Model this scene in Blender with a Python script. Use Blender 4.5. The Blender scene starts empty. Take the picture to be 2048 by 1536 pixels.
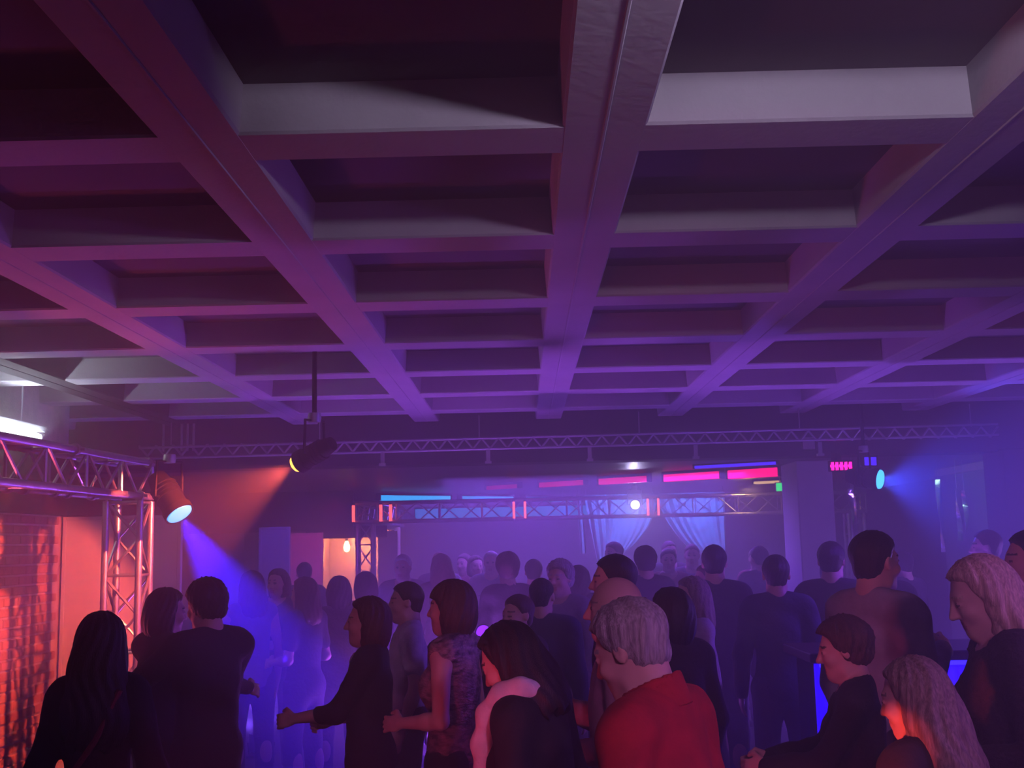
import bpy, math, random
import numpy as np
from mathutils import Vector, Matrix

random.seed(7)
rng = np.random.default_rng(7)
SC = bpy.context.scene
COL = SC.collection
PI = math.pi
rad = math.radians

# ------------------------------------------------------------------ camera
CAM_P, CAM_R, CAM_Y = rad(7.89), rad(-1.27), rad(-0.44)
cam_d = bpy.data.cameras.new('camera')
cam_d.sensor_width = 36.0
cam_d.lens = 2300.0 / 2048.0 * 36.0
cam_d.clip_start = 0.05
cam_d.clip_end = 200
cam = bpy.data.objects.new('camera', cam_d)
COL.objects.link(cam)
right = Vector((math.cos(CAM_Y), -math.sin(CAM_Y), 0))
fwd = Vector((math.sin(CAM_Y), math.cos(CAM_Y), 0))
upv = Vector((0, 0, 1))
f2 = fwd * math.cos(CAM_P) + upv * math.sin(CAM_P)
u2 = upv * math.cos(CAM_P) - fwd * math.sin(CAM_P)
r3 = right * math.cos(CAM_R) + u2 * math.sin(CAM_R)
u3 = u2 * math.cos(CAM_R) - right * math.sin(CAM_R)
mw = Matrix.Identity(4)
for i in range(3):
    mw[i][0], mw[i][1], mw[i][2] = r3[i], u3[i], -f2[i]
mw[2][3] = 1.8
cam.matrix_world = mw
SC.camera = cam

# ------------------------------------------------------------------ world: dark room filled with stage haze
W = bpy.data.worlds.new('world')
SC.world = W
W.use_nodes = True
nt = W.node_tree
nt.nodes.clear()
wo = nt.nodes.new('ShaderNodeOutputWorld')
bg = nt.nodes.new('ShaderNodeBackground')
bg.inputs['Color'].default_value = (0, 0, 0, 1)
bg.inputs['Strength'].default_value = 0
vs = nt.nodes.new('ShaderNodeVolumeScatter')
vs.inputs['Color'].default_value = (0.95, 0.95, 0.95, 1)
vs.inputs['Density'].default_value = 0.09
vs.inputs['Anisotropy'].default_value = 0.5
nt.links.new(bg.outputs[0], wo.inputs['Surface'])
nt.links.new(vs.outputs[0], wo.inputs['Volume'])

# ------------------------------------------------------------------ exposure and sampling options
SC.view_settings.view_transform = 'Standard'
SC.view_settings.look = 'None'
SC.view_settings.gamma = 1.0
SC.view_settings.use_curve_mapping = False
SC.view_settings.exposure = 0.12
cy = SC.cycles
cy.use_denoising = True
cy.use_light_tree = False
cy.max_bounces = 3
cy.diffuse_bounces = 1
cy.glossy_bounces = 1
cy.transmission_bounces = 4
cy.transparent_max_bounces = 6
cy.volume_bounces = 0
cy.adaptive_threshold = 0.03
cy.adaptive_min_samples = 16
cy.sample_clamp_indirect = 2.0
cy.caustics_reflective = False
cy.caustics_refractive = False


# ------------------------------------------------------------------ light helpers
def aim(o, loc, target):
    o.location = loc
    d = Vector(target) - Vector(loc)
    o.rotation_euler = d.to_track_quat('-Z', 'Y').to_euler()


def lamp(name, kind, loc, target, color, energy, size=0.1, cone=60, blend=0.3, parent=None, size_y=None):
    d = bpy.data.lights.new(name, kind)
    d.color = color
    d.energy = energy
    if kind == 'SPOT':
        d.spot_size = rad(cone)
        d.spot_blend = blend
        d.shadow_soft_size = size
    elif kind == 'AREA':
        d.shape = 'RECTANGLE' if size_y else 'DISK'
        d.size = size
        if size_y:
            d.size_y = size_y
        d.spread = rad(cone)
    else:
        d.shadow_soft_size = size
    o = bpy.data.objects.new(name, d)
    COL.objects.link(o)
    aim(o, loc, target)
    return o


# room lights without fixtures, most beyond the frame; those marked added are invented
lamp('red_low_wash', 'SPOT', (-1.3, 1.9, 0.9), (0.3, 4.6, 1.15), (1.0, 0.05, 0.14), 95, 0.12, 54, 0.7)
lamp('blue_crowd_fill', 'SPOT', (4.3, 6.6, 2.5), (0.6, 7.0, 1.1), (0.20, 0.05, 1.0), 520, 0.12, 70, 0.7)  # added off-frame light, tints the haze in mid-crowd blue violet
lamp('violet_near_fill', 'SPOT', (3.0, 2.6, 2.3), (-1.2, 4.3, 1.3), (0.46, 0.13, 1.0), 90, 0.12, 60, 0.7)  # added off-frame light for a violet veil over the nearest people
lamp('red_spot', 'SPOT', (-0.7, 1.5, 0.95), (0.935, 3.10, 1.235), (1.0, 0.07, 0.04), 420, 0.03, 5, 0.4)
lamp('green_wall_fill', 'SPOT', (4.7, 12.3, 2.45), (5.3, 13.2, 1.9), (0.55, 1.0, 0.72), 14, 0.05, 120, 0.6)  # added light, tints the side wall greenish
lamp('blue_panel_fill', 'SPOT', (-2.3, 12.2, 2.45), (-2.9, 13.5, 1.5), (0.12, 0.05, 1.0), 60, 0.05, 50, 0.6)  # added light, turns the narrow partition blue
lamp('rear_fill', 'SPOT', (0.9, -1.6, 2.75), (0.5, 4.5, 1.0), (1.0, 0.30, 0.95), 330, 0.12, 42, 0.7)  # added behind the viewer to brighten the foreground people
lamp('red_side_wash', 'SPOT', (-3.45, 6.9, 1.0), (-2.1, 5.3, 3.0), (1.0, 0.10, 0.20), 150, 0.15, 84, 0.8)
lamp('violet_ceiling_fill', 'SPOT', (5.6, 9.6, 1.0), (0.0, 6.0, 3.0), (0.36, 0.14, 1.0), 220, 0.25, 110, 0.7)  # added off-frame light, purple on the beam undersides
lamp('violet_column_fill', 'SPOT', (5.6, 8.4, 1.7), (2.9, 11.6, 1.7), (0.34, 0.14, 1.0), 230, 0.1, 44, 0.6)  # added off-frame light that lifts the column front
lamp('white_ceiling_lamp', 'SPOT', (0.85, 1.40, 2.86), (0.55, 3.2, 3.60), (0.78, 0.66, 1.0), 62, 0.05, 84, 0.45)
# lights without fixtures, added to give the far haze its violet
lamp('violet_haze_fill', 'AREA', (0.8, 13.6, 2.56), (0.8, 13.6, 0), (0.25, 0.085, 1.0), 280, 3.5, 170, size_y=1.2)
lamp('violet_haze_fill', 'AREA', (-0.6, 19.0, 2.56), (-0.6, 18.6, 0), (0.26, 0.09, 1.0), 180, 3.0, 170, size_y=1.2)

# ------------------------------------------------------------------ materials
MATS = {}


def mat(name, color, rough=0.7, metal=0.0, noise=0.0, nscale=8.0, bump=0.0, bscale=60.0, emit=None, estr=0.0,
        color2=None, stretch=None, spec=0.5):
    if name in MATS:
        return MATS[name]
    m = bpy.data.materials.new(name)
    m.use_nodes = True
    t = m.node_tree
    b = t.nodes['Principled BSDF']
    b.inputs['Base Color'].default_value = (*color, 1)
    b.inputs['Roughness'].default_value = rough
    b.inputs['Metallic'].default_value = metal
    b.inputs['Specular IOR Level'].default_value = spec
    if emit:
        b.inputs['Emission Color'].default_value = (*emit, 1)
        b.inputs['Emission Strength'].default_value = estr
    if noise or color2 or bump:
        tc = t.nodes.new('ShaderNodeTexCoord')
        mp = t.nodes.new('ShaderNodeMapping')
        if stretch:
            mp.inputs['Scale'].default_value = stretch
        t.links.new(tc.outputs['Object'], mp.inputs['Vector'])
    if noise or color2:
        n = t.nodes.new('ShaderNodeTexNoise')
        n.inputs['Scale'].default_value = nscale
        n.inputs['Detail'].default_value = 4
        t.links.new(mp.outputs[0], n.inputs['Vector'])
        r = t.nodes.new('ShaderNodeValToRGB')
        c2 = color2 if color2 else tuple(max(0, c * (1 - noise)) for c in color)
        r.color_ramp.elements[0].color = (*c2, 1)
        r.color_ramp.elements[0].position = 0.35
        r.color_ramp.elements[1].color = (*color, 1)
        r.color_ramp.elements[1].position = 0.65
        t.links.new(n.outputs['Fac'], r.inputs[0])
        t.links.new(r.outputs[0], b.inputs['Base Color'])
    if bump:
        n2 = t.nodes.new('ShaderNodeTexNoise')
        n2.inputs['Scale'].default_value = bscale
        n2.inputs['Detail'].default_value = 3
        t.links.new(mp.outputs[0], n2.inputs['Vector'])
        bp = t.nodes.new('ShaderNodeBump')
        bp.inputs['Strength'].default_value = bump
        bp.inputs['Distance'].default_value = 0.02
        t.links.new(n2.outputs['Fac'], bp.inputs['Height'])
        t.links.new(bp.outputs[0], b.inputs['Normal'])
    MATS[name] = m
    return m


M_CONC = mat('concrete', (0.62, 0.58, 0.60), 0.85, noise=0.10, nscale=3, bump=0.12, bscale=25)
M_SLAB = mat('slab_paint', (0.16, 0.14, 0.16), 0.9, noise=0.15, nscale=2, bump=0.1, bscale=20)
M_BLACK = mat('black_paint', (0.018, 0.016, 0.020), 0.8, noise=0.3, nscale=5)
M_DARKWALL = mat('dark_wall', (0.05, 0.045, 0.06), 0.85, noise=0.2, nscale=3)
M_GREEN = mat('green_grey_wall', (0.22, 0.30, 0.26), 0.85, noise=0.1, nscale=3)
M_WHITE = mat('white_panel', (0.78, 0.76, 0.75), 0.75, noise=0.06, nscale=4)
M_MORTAR = mat('mortar', (0.72, 0.62, 0.56), 0.95, noise=0.2, nscale=12, bump=0.3)
M_BRICK = [mat('brick_a', (0.56, 0.28, 0.20), 0.9, noise=0.25, nscale=20, bump=0.3),
           mat('brick_b', (0.50, 0.23, 0.16), 0.9, noise=0.25, nscale=20, bump=0.3),
           mat('brick_c', (0.60, 0.33, 0.24), 0.9, noise=0.25, nscale=20, bump=0.3)]
M_ALU = mat('aluminium', (0.72, 0.72, 0.74), 0.38, 0.85, noise=0.1, nscale=15)
M_STEEL = mat('dull_steel', (0.55, 0.55, 0.58), 0.5, 0.6, noise=0.1, nscale=15)
M_LAMPBLACK = mat('lamp_black', (0.010, 0.010, 0.012), 0.7, 0.0, noise=0.2, nscale=10, spec=0.2)
M_GLOSS = mat('gloss_ceiling', (0.10, 0.09, 0.12), 0.42, noise=0.2, nscale=1.5, spec=0.45)
M_FLOOR = mat('floor_boards', (0.10, 0.08, 0.08), 0.65, noise=0.3, nscale=2)
M_COLUMN = mat('column_paint', (0.70, 0.68, 0.74), 0.8, noise=0.08, nscale=3)
M_CURTAIN = mat('curtain_cloth', (0.70, 0.74, 0.80), 0.9, noise=0.08, nscale=6)
M_SKIN = mat('skin', (0.66, 0.42, 0.34), 0.55, noise=0.06, nscale=9)
M_LIP = mat('lips', (0.50, 0.18, 0.17), 0.5)
M_EYE = mat('eyes', (0.10, 0.07, 0.06), 0.25)
M_BROW = mat('brows', (0.10, 0.07, 0.05), 0.9)
M_WOOD = mat('bar_top', (0.10, 0.06, 0.05), 0.3, noise=0.3, nscale=6, stretch=(1, 8, 8))
M_FOIL = mat('foil', (0.75, 0.75, 0.80), 0.22, 0.9, noise=0.1, nscale=20)


def emat(name, color, strength):
    m = mat(name, color, 0.5, emit=color, estr=strength)
    if 'led_pink' not in name and 'led_cyan' not in name:
        m.cycles.emission_sampling = 'NONE'      # small glowing lenses; their lamp carries the light
    return m


# ------------------------------------------------------------------ mesh helpers
class MB:
    def __init__(s):
        s.v, s.f = [], []

    def add(s, vs, fs):
        n = len(s.v)
        s.v += [tuple(v) for v in vs]
        s.f += [tuple(i + n for i in f) for f in fs]
        return s

    def box(s, lo, hi):
        (a, b, c), (d, e, g) = lo, hi
        vs = [(a, b, c), (d, b, c), (d, e, c), (a, e, c), (a, b, g), (d, b, g), (d, e, g), (a, e, g)]
        fs = [(0, 3, 2, 1), (4, 5, 6, 7), (0, 1, 5, 4), (1, 2, 6, 5), (2, 3, 7, 6), (3, 0, 4, 7)]
        return s.add(vs, fs)

    def tube(s, pts, r, n=8, cap=True):
        pts = [Vector(p) for p in pts]
        rs = r if isinstance(r, (list, tuple)) else [r] * len(pts)
        vs, fs = [], []
        for i, p in enumerate(pts):
            d = (pts[min(i + 1, len(pts) - 1)] - pts[max(i - 1, 0)]).normalized()
            a = d.orthogonal().normalized() if i == 0 else (s._a - d * s._a.dot(d)).normalized()
            s._a = a
            b = d.cross(a)
            for k in range(n):
                t = 2 * PI * k / n
                vs.append(p + (a * math.cos(t) + b * math.sin(t)) * rs[i])
        for i in range(len(pts) - 1):
            for k in range(n):
                k2 = (k + 1) % n
                fs.append((i * n + k, i * n + k2, (i + 1) * n + k2, (i + 1) * n + k))
        if cap:
            fs.append(tuple(range(n))[::-1])
            fs.append(tuple((len(pts) - 1) * n + k for k in range(n)))
        return s.add(vs, fs)

    def lathe(s, prof, n=24, axis_o=(0, 0, 0), axis_d=(0, 0, 1)):
        o, d = Vector(axis_o), Vector(axis_d).normalized()
        a = d.orthogonal().normalized()
        b = d.cross(a)
        vs, fs = [], []
        for r, z in prof:
            for k in range(n):
                t = 2 * PI * k / n
                vs.append(o + d * z + (a * math.cos(t) + b * math.sin(t)) * max(r, 1e-4))
        for i in range(len(prof) - 1):
            for k in range(n):
                k2 = (k + 1) % n
                fs.append((i * n + k, i * n + k2, (i + 1) * n + k2, (i + 1) * n + k))
        fs.append(tuple(range(n))[::-1])
        fs.append(tuple((len(prof) - 1) * n + k for k in range(n)))
        return s.add(vs, fs)

    def mesh(s, name, m, smooth=False):
        me = bpy.data.meshes.new(name)
        me.from_pydata(s.v, [], s.f)
        if m:
            me.materials.append(m)
        if smooth:
            me.polygons.foreach_set('use_smooth', [True] * len(me.polygons))
            try:
                me.set_sharp_from_angle(angle=rad(40))
            except Exception:
                pass
        me.update()
        return me

    def build(s, name, m, parent=None, smooth=False, loc=None):
        o = bpy.data.objects.new(name, s.mesh(name, m, smooth))
        COL.objects.link(o)
        if parent:
            o.parent = parent
        if loc is not None:
            o.location = loc
        return o


def link_mesh(name, me, parent=None, loc=(0, 0, 0), rot=None, mx=None):
    o = bpy.data.objects.new(name, me)
    COL.objects.link(o)
    if parent:
        o.parent = parent
    if mx is not None:
        o.matrix_local = mx
    else:
        o.location = loc
        if rot:
            o.rotation_euler = rot
    return o


def bevel(o, w, seg=2):
    md = o.modifiers.new('bevel', 'BEVEL')
    md.width = w
    md.segments = seg
    md.limit_method = 'ANGLE'
    return o


def empty(name, loc=(0, 0, 0), rz=0):
    o = bpy.data.objects.new(name, None)
    COL.objects.link(o)
    o.location = loc
    o.rotation_euler = (0, 0, rz)
    return o


def tag(o, label=None, cat=None, group=None, kind=None):
    if label:
        o['label'] = label
    if cat:
        o['category'] = cat
    if group:
        o['group'] = group
    if kind:
        o['kind'] = kind
    return o


def struct(name, mb, m):
    return tag(mb.build(name, m), kind='structure')


# ------------------------------------------------------------------ the room
ZC, ZS = 3.0, 3.15            # underside of the ceiling beams, underside of the slab
XL, XR, YB, YF = -3.87, 6.2, -6.0, 21.5
Y_BULK = 11.2
struct('floor', MB().box((-5.2, YB, -0.1), (XR, YF, 0)), M_FLOOR)
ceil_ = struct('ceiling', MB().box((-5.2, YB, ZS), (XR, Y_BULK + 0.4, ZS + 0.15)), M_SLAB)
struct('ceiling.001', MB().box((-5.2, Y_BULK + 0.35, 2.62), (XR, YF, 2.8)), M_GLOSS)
struct('wall_front', MB().box((-5.2, YB - 0.1, 0), (XR, YB, 3.3)), M_DARKWALL)
struct('wall_back', MB().box((-5.2, YF, 0), (XR, YF + 0.1, 3.3)), M_DARKWALL)
struct('wall_right', MB().box((XR, YB, 0), (XR + 0.1, YF, 3.3)), M_DARKWALL)
wall_l = struct('wall_left', MB().box((XL - 0.12, YB, 0), (XL, 9.75, 3.15)), M_MORTAR)
struct('wall_left.001', MB().box((-5.3, 9.65, 0), (-5.2, YF, 3.3)), M_DARKWALL)

# waffle ceiling: long beams and cross ribs
S, BW, T0, TS = 1.193, 0.249, 3.215, 1.182
X2 = 0.264


def beam_mesh(name, length, w, seam):
    # local: along +y, underside at z=0, up to ZS-ZC, sides drafted
    d = ZS - ZC
    t = 0.012
    b = 0.008
    prof = [(-w / 2 - t, d), (-w / 2, b), (-w / 2 + b, 0)]
    if seam:
        prof += [(-0.006, 0), (-0.003, -0.004), (0.003, -0.004), (0.006, 0)]
    prof += [(w / 2 - b, 0), (w / 2, b), (w / 2 + t, d)]
    n = len(prof)
    vs = [(x, 0, z) for x, z in prof] + [(x, length, z) for x, z in prof]
    fs = [(i, i + 1, n + i + 1, n + i) for i in range(n - 1)] + [tuple(range(n))[::-1], tuple(range(n, 2 * n))]
    return MB().add(vs, fs).mesh(name, M_CONC)


long_me = beam_mesh('ceiling_beam', Y_BULK - YB, BW, True)
for i in range(-5, 6):
    x = X2 + i * S
    if x < -5.0 or x > XR - 0.15:
        continue
    o = link_mesh('ceiling_beam', long_me, ceil_, (x, YB, ZC))
    if i == -3:      # the boundary beam over the side aisle gets the black material
        o.data = long_me.copy()
        o.data.materials.clear()
        o.data.materials.append(M_BLACK)
rib_me = beam_mesh('ceiling_rib', S - BW + 0.02, BW - 0.012, False)
for j in range(-7, 7):
    y = T0 + j * TS + BW / 2
    for i in range(-4, 6):
        x0 = X2 + (i - 1) * S + BW / 2 - 0.01
        if x0 < -4.9 or x0 + S > XR + 0.3:
            continue
        link_mesh('ceiling_rib', rib_me, ceil_, (x0, y, ZC + 0.001), (0, 0, -PI / 2))

# bulkhead between the two halls, dark
bk = MB().box((-5.2, Y_BULK, 2.58), (XR, Y_BULK + 0.35, ZS)).build('bulkhead', M_BLACK)
tag(bk, 'black bulkhead dropping from the waffle ceiling across the hall', 'bulkhead')
struct('trim_1', MB().box((XL, 6.4, 2.11), (XL + 0.06, 9.64, 2.62)), M_BLACK)
hd = MB().box((XL, 9.62, 2.11), (-2.84, 9.78, 2.42)).build('header_panel', M_BLACK)
tag(hd, 'black header panel above the white partition beside the brick wall', 'panel')
hd = MB().box((-5.2, 16.9, 2.04), (-2.50, 17.0, 2.62)).build('header_panel', M_BLACK)
tag(hd, 'black header panel above the lit doorway behind the crowd', 'panel')

# bricks of the side wall (real bricks where the photo shows them)
brick_me = []
for m in M_BRICK:
    mb = MB()
    L, H, D, b = 0.232, 0.0625, 0.014, 0.005
    vs = [(0, 0, 0), (0, L, 0), (0, L, H), (0, 0, H), (D, b, b), (D, L - b, b), (D, L - b, H - b), (D, b, H - b)]
    mb.add(vs, [(4, 5, 6, 7), (0, 1, 5, 4), (1, 2, 6, 5), (2, 3, 7, 6), (3, 0, 4, 7)])
    brick_me.append(mb.mesh('brick', m))
z, row = 0.02, 0
while z < 2.06:
    y = 7.62 + (0.125 if row % 2 else 0)
    while y < 9.4:
        o = link_mesh('brick', random.choice(brick_me), wall_l, (XL + random.uniform(-0.002, 0.004), y, z))
        y += 0.245
    z += 0.0775
    row += 1


# ------------------------------------------------------------------ partitions, column, pillars
def partition(x0, x1, y, ztop, label, m=None, ry=0.0):
    t = empty('partition_panel', ((x0 + x1) / 2, y, 0), ry)
    w = (x1 - x0)
    o = MB().box((-w / 2 + 0.03, -0.02, 0.06), (w / 2 - 0.03, 0.02, ztop - 0.03)).build('panel', m or M_WHITE, t)
    for sx in (-1, 1):
        bevel(MB().box((sx * w / 2 - 0.03 * (sx > 0), -0.03, 0), (sx * w / 2 + 0.03 * (sx < 0), 0.03, ztop)).build('stile', m or M_WHITE, t), 0.004)
    bevel(MB().box((-w / 2 + 0.03, -0.03, ztop - 0.03), (w / 2 - 0.03, 0.03, ztop)).build('top_rail', m or M_WHITE, t), 0.004)
    bevel(MB().box((-w / 2 + 0.03, -0.03, 0), (w / 2 - 0.03, 0.03, 0.06)).build('bottom_rail', m or M_WHITE, t), 0.004)
    tag(t, label, 'partition', 'white partition panels')
    return t


partition(-3.85, -2.86, 9.66, 2.10, 'white partition panel beside the brick wall, lit orange and pink')
partition(-3.09, -2.73, 13.5, 2.05, 'narrow white partition panel in blue haze behind the couple')
partition(-3.24, -2.78, 16.0, 2.005, 'white partition panel lit magenta left of the warm doorway')
partition(-2.17, -1.88, 17.2, 2.02, 'pale partition panel right of the far truss tower')

t = empty('column', (2.93, 11.95, 0))
bevel(MB().box((-0.18, -0.35, 0.12), (0.18, 0.35, 2.56)).build('shaft', M_COLUMN, t), 0.012)
bevel(MB().box((-0.20, -0.37, 0), (0.20, 0.37, 0.12)).build('plinth', M_COLUMN, t), 0.008)
tag(t, 'square painted column holding up the bulkhead, tinted violet', 'column')
t = empty('pillar', (4.98, 11.35, 0))
bevel(MB().box((-0.36, -0.25, 0.1), (0.36, 0.25, 2.6)).build('shaft', M_BLACK, t), 0.012)
bevel(MB().box((-0.38, -0.27, 0), (0.38, 0.27, 0.1)).build('plinth', M_BLACK, t), 0.008)
tag(t, 'dark pillar at the right edge beside the green wall', 'pillar')
gw = MB().box((5.27, 11.7, 0), (5.4, 14.6, 2.62)).build('side_wall_panel', M_GREEN)
tag(gw, 'grey green wall panel behind the dark pillar at the right', 'wall panel')
tr = MB().box((5.20, 11.7, 2.52), (5.27, 14.6, 2.60)).build('cable_duct', M_STEEL)
tag(tr, 'pale cable duct along the top of the grey green wall', 'cable duct')

# warm alcove behind the doorway
al = empty('alcove', (-2.62, 18.3, 0))
M_WARMW = mat('warm_plaster', (0.75, 0.60, 0.45), 0.85, noise=0.1, nscale=4)
MB().box((-0.55, 0.55, 0), (0.55, 0.6, 2.05)).build('back_wall', M_WARMW, al)
MB().box((-0.6, -0.3, 0), (-0.55, 0.6, 2.05)).build('side_wall', M_WARMW, al)
MB().box((0.55, -0.3, 0), (0.6, 0.6, 2.05)).build('side_wall', M_WARMW, al)
MB().box((-0.6, -1.2, 2.05), (0.6, 0.6, 2.1)).build('soffit', M_WARMW, al)  # front lengthened to block upward light from the bulb
MB().box((-0.6, -1.25, 1.93), (0.6, -1.2, 2.1)).build('light_shield', M_DARKWALL, al)  # added strip that keeps alcove light off the far ceiling
tag(al, 'warmly lit doorway alcove behind the far truss tower', 'alcove')
bl = empty('pendant_bulb', (-2.72, 17.75, 1.80))
MB().lathe([(0.012, 0.11), (0.022, 0.09), (0.045, 0.03), (0.052, -0.01), (0.04, -0.055), (0.012, -0.075)], 20).build('bulb', emat('bulb_glow', (1.0, 0.62, 0.22), 22), bl, True)
MB().lathe([(0.02, 0.09), (0.022, 0.15), (0.01, 0.16)], 16).build('socket', M_LAMPBLACK, bl, True)
MB().tube([(0, 0, 0.15), (0, 0, 0.80)], 0.006, 6).build('cord', M_LAMPBLACK, bl)
tag(bl, 'glowing pear shaped bulb hanging in the warm doorway', 'bulb')
lamp('alcove_fill', 'POINT', (-2.66, 18.30, 1.85), (0, 0, 0), (1.0, 0.26, 0.11), 110, 0.06)  # added light deeper in than the bulb, shining in its stead
lamp('magenta_panel_fill', 'SPOT', (-2.3, 14.4, 2.4), (-3.0, 16.0, 1.5), (1.0, 0.05, 0.55), 90, 0.05, 60, 0.5)  # added light with no fixture, turns the white partition magenta


# ------------------------------------------------------------------ trusses
def truss(name, a, b, size, nseg, label, group=None, r=0.025, rb=0.011, plates=False):
    a, b = Vector(a), Vector(b)
    d = b - a
    L = d.length
    root = empty(name, a)
    root.rotation_euler = d.to_track_quat('Z', 'Y').to_euler()
    h = size / 2
    ch = MB().tube([(0, 0, 0), (0, 0, L)], r, 10).mesh('chord', M_ALU, True)
    for sx in (-1, 1):
        for sy in (-1, 1):
            link_mesh('chord', ch, root, (sx * h, sy * h, 0))
    st = L / nseg
    br = MB().tube([(-h, 0, 0), (h, 0, st)], rb, 6).mesh('brace', M_ALU, True)
    cr = MB().tube([(-h, 0, 0), (h, 0, 0)], rb, 6).mesh('cross_brace', M_ALU, True)
    for k in range(nseg):
        for q in range(4):
            rot = Matrix.Rotation(q * PI / 2, 4, 'Z')
            flip = Matrix.Scale(-1, 4, (1, 0, 0)) if (k + q) % 2 else Matrix.Identity(4)
            link_mesh('brace', br, root, mx=Matrix.Translation((0, 0, k * st)) @ rot @ Matrix.Translation((0, -h, 0)) @ flip)
    for k in (range(0, nseg + 1, 2)):
        for q in range(4):
            rot = Matrix.Rotation(q * PI / 2, 4, 'Z')
            link_mesh('cross_brace', cr, root, mx=Matrix.Translation((0, 0, min(k * st + 0.01, L - 0.01))) @ rot @ Matrix.Translation((0, -h, 0)))
    if plates:
        bevel(MB().box((-h - 0.12, -h - 0.12, 0.0), (h + 0.12, h + 0.12, 0.012)).build('base_plate', M_STEEL, root), 0.003)
    tag(root, label, 'truss', group)
    return root


truss('truss_tower', (-2.885, 8.42, 0.0), (-2.885, 8.42, 2.165), 0.245, 8, 'aluminium truss tower lit orange in front of the white partition', 'truss towers', plates=True)
ltr = truss('lighting_truss', (-2.885, 8.57, 2.325), (-3.10, 4.6, 2.325), 0.25, 14, 'aluminium box truss running from the orange tower towards the viewer', 'lighting trusses')
for k in range(9):
    zz = 0.05 + 0.21 * k + random.uniform(-0.05, 0.05)
    sx = random.choice((-1, 1))
    sy = -1 if k % 3 else 1
    mb = MB().lathe([(0.032, -0.02), (0.038, -0.018), (0.038, 0.018), (0.032, 0.02)], 12)
    o = mb.build('clamp', M_STEEL, ltr, True, (sx * 0.125, sy * 0.125, zz))
    MB().tube([(0.03, 0, 0), (0.065, 0.0, 0)], 0.009, 6).build('clamp_bolt', M_STEEL, o)
truss('truss_tower', (-2.285, 16.7, 0.0), (-2.285, 16.7, 2.12), 0.22, 7, 'magenta lit truss tower in front of the warm doorway', 'truss towers', plates=True)
truss('truss_tower', (4.75, 16.7, 0.0), (4.75, 16.7, 2.12), 0.22, 7, 'far truss tower behind the square column', 'truss towers', plates=True)
ftr = truss('lighting_truss', (-2.45, 16.7, 2.285), (4.9, 16.7, 2.285), 0.27, 24, 'aluminium box truss spanning the far dance floor in front of the curtains', 'lighting trusses', r=0.026)
truss('lighting_truss', (-2.285, 16.9, 2.285), (-2.285, 20.6, 2.285), 0.27, 12, 'aluminium box truss running to the rear from the far left tower', 'lighting trusses', r=0.026)

# slim lattice girder under the ceiling at the bulkhead, with hangers
lg = empty('lattice_girder', (0, 10.75, 2.735))
for zz in (-0.05, 0.05):
    MB().tube([(-3.6, 0, zz - 0.02), (4.45, 0, zz + 0.02)], 0.012, 8).build('chord', M_STEEL, lg, True)
lace = MB()
n = 100
for k in range(n):
    xa, xb = -3.6 + 8.05 * k / n, -3.6 + 8.05 * (k + 1) / n
    s = 1 if k % 2 else -1
    lace.tube([(xa, 0, -0.05 * s), (xb, 0, 0.05 * s)], 0.011, 5)
tag(lace.build('lacing', M_STEEL, lg), kind='stuff')
for x in (-1.31, -0.32, 0.63, 1.62, 2.78):
    hg = MB().box((x - 0.018, -0.012, -0.17), (x + 0.018, 0.012, -0.06))
    hg.box((x - 0.03, -0.03, -0.19), (x + 0.03, 0.03, -0.168))
    hg.build('hanger', M_STEEL, lg)
for x in (-3.3, -1.9, -0.4, 1.1, 2.6, 4.2):
    MB().tube([(x, 0, 0.05), (x, 0, 0.265)], 0.006, 6).build('suspension_rod', M_STEEL, lg)
tag(lg, 'slim steel lattice girder hung across the hall under the beams', 'girder')
bx = bevel(MB().box((-0.06, -0.04, -0.06), (0.06, 0.0, 0.06)).build('junction_box', M_STEEL, None, False, (2.78, 11.2, 2.70)), 0.008)
tag(bx, 'small square junction box on the black bulkhead above the column', 'box')
for k, x in enumerate((-3.42, -3.245, -3.19, -3.13)):
    c = MB().tube([(x, 10.9, 2.74), (x, 10.9, 3.0)], 0.013, 8).build('conduit', M_STEEL, None, True)
    tag(c, ('leftmost short conduit, standing apart from three others above the par can', 'left one of three close conduits above the par can', 'middle one of three close conduits above the par can', 'right one of three close conduits above the par can')[k], 'conduit', 'conduits at the left end of the girder')


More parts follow.
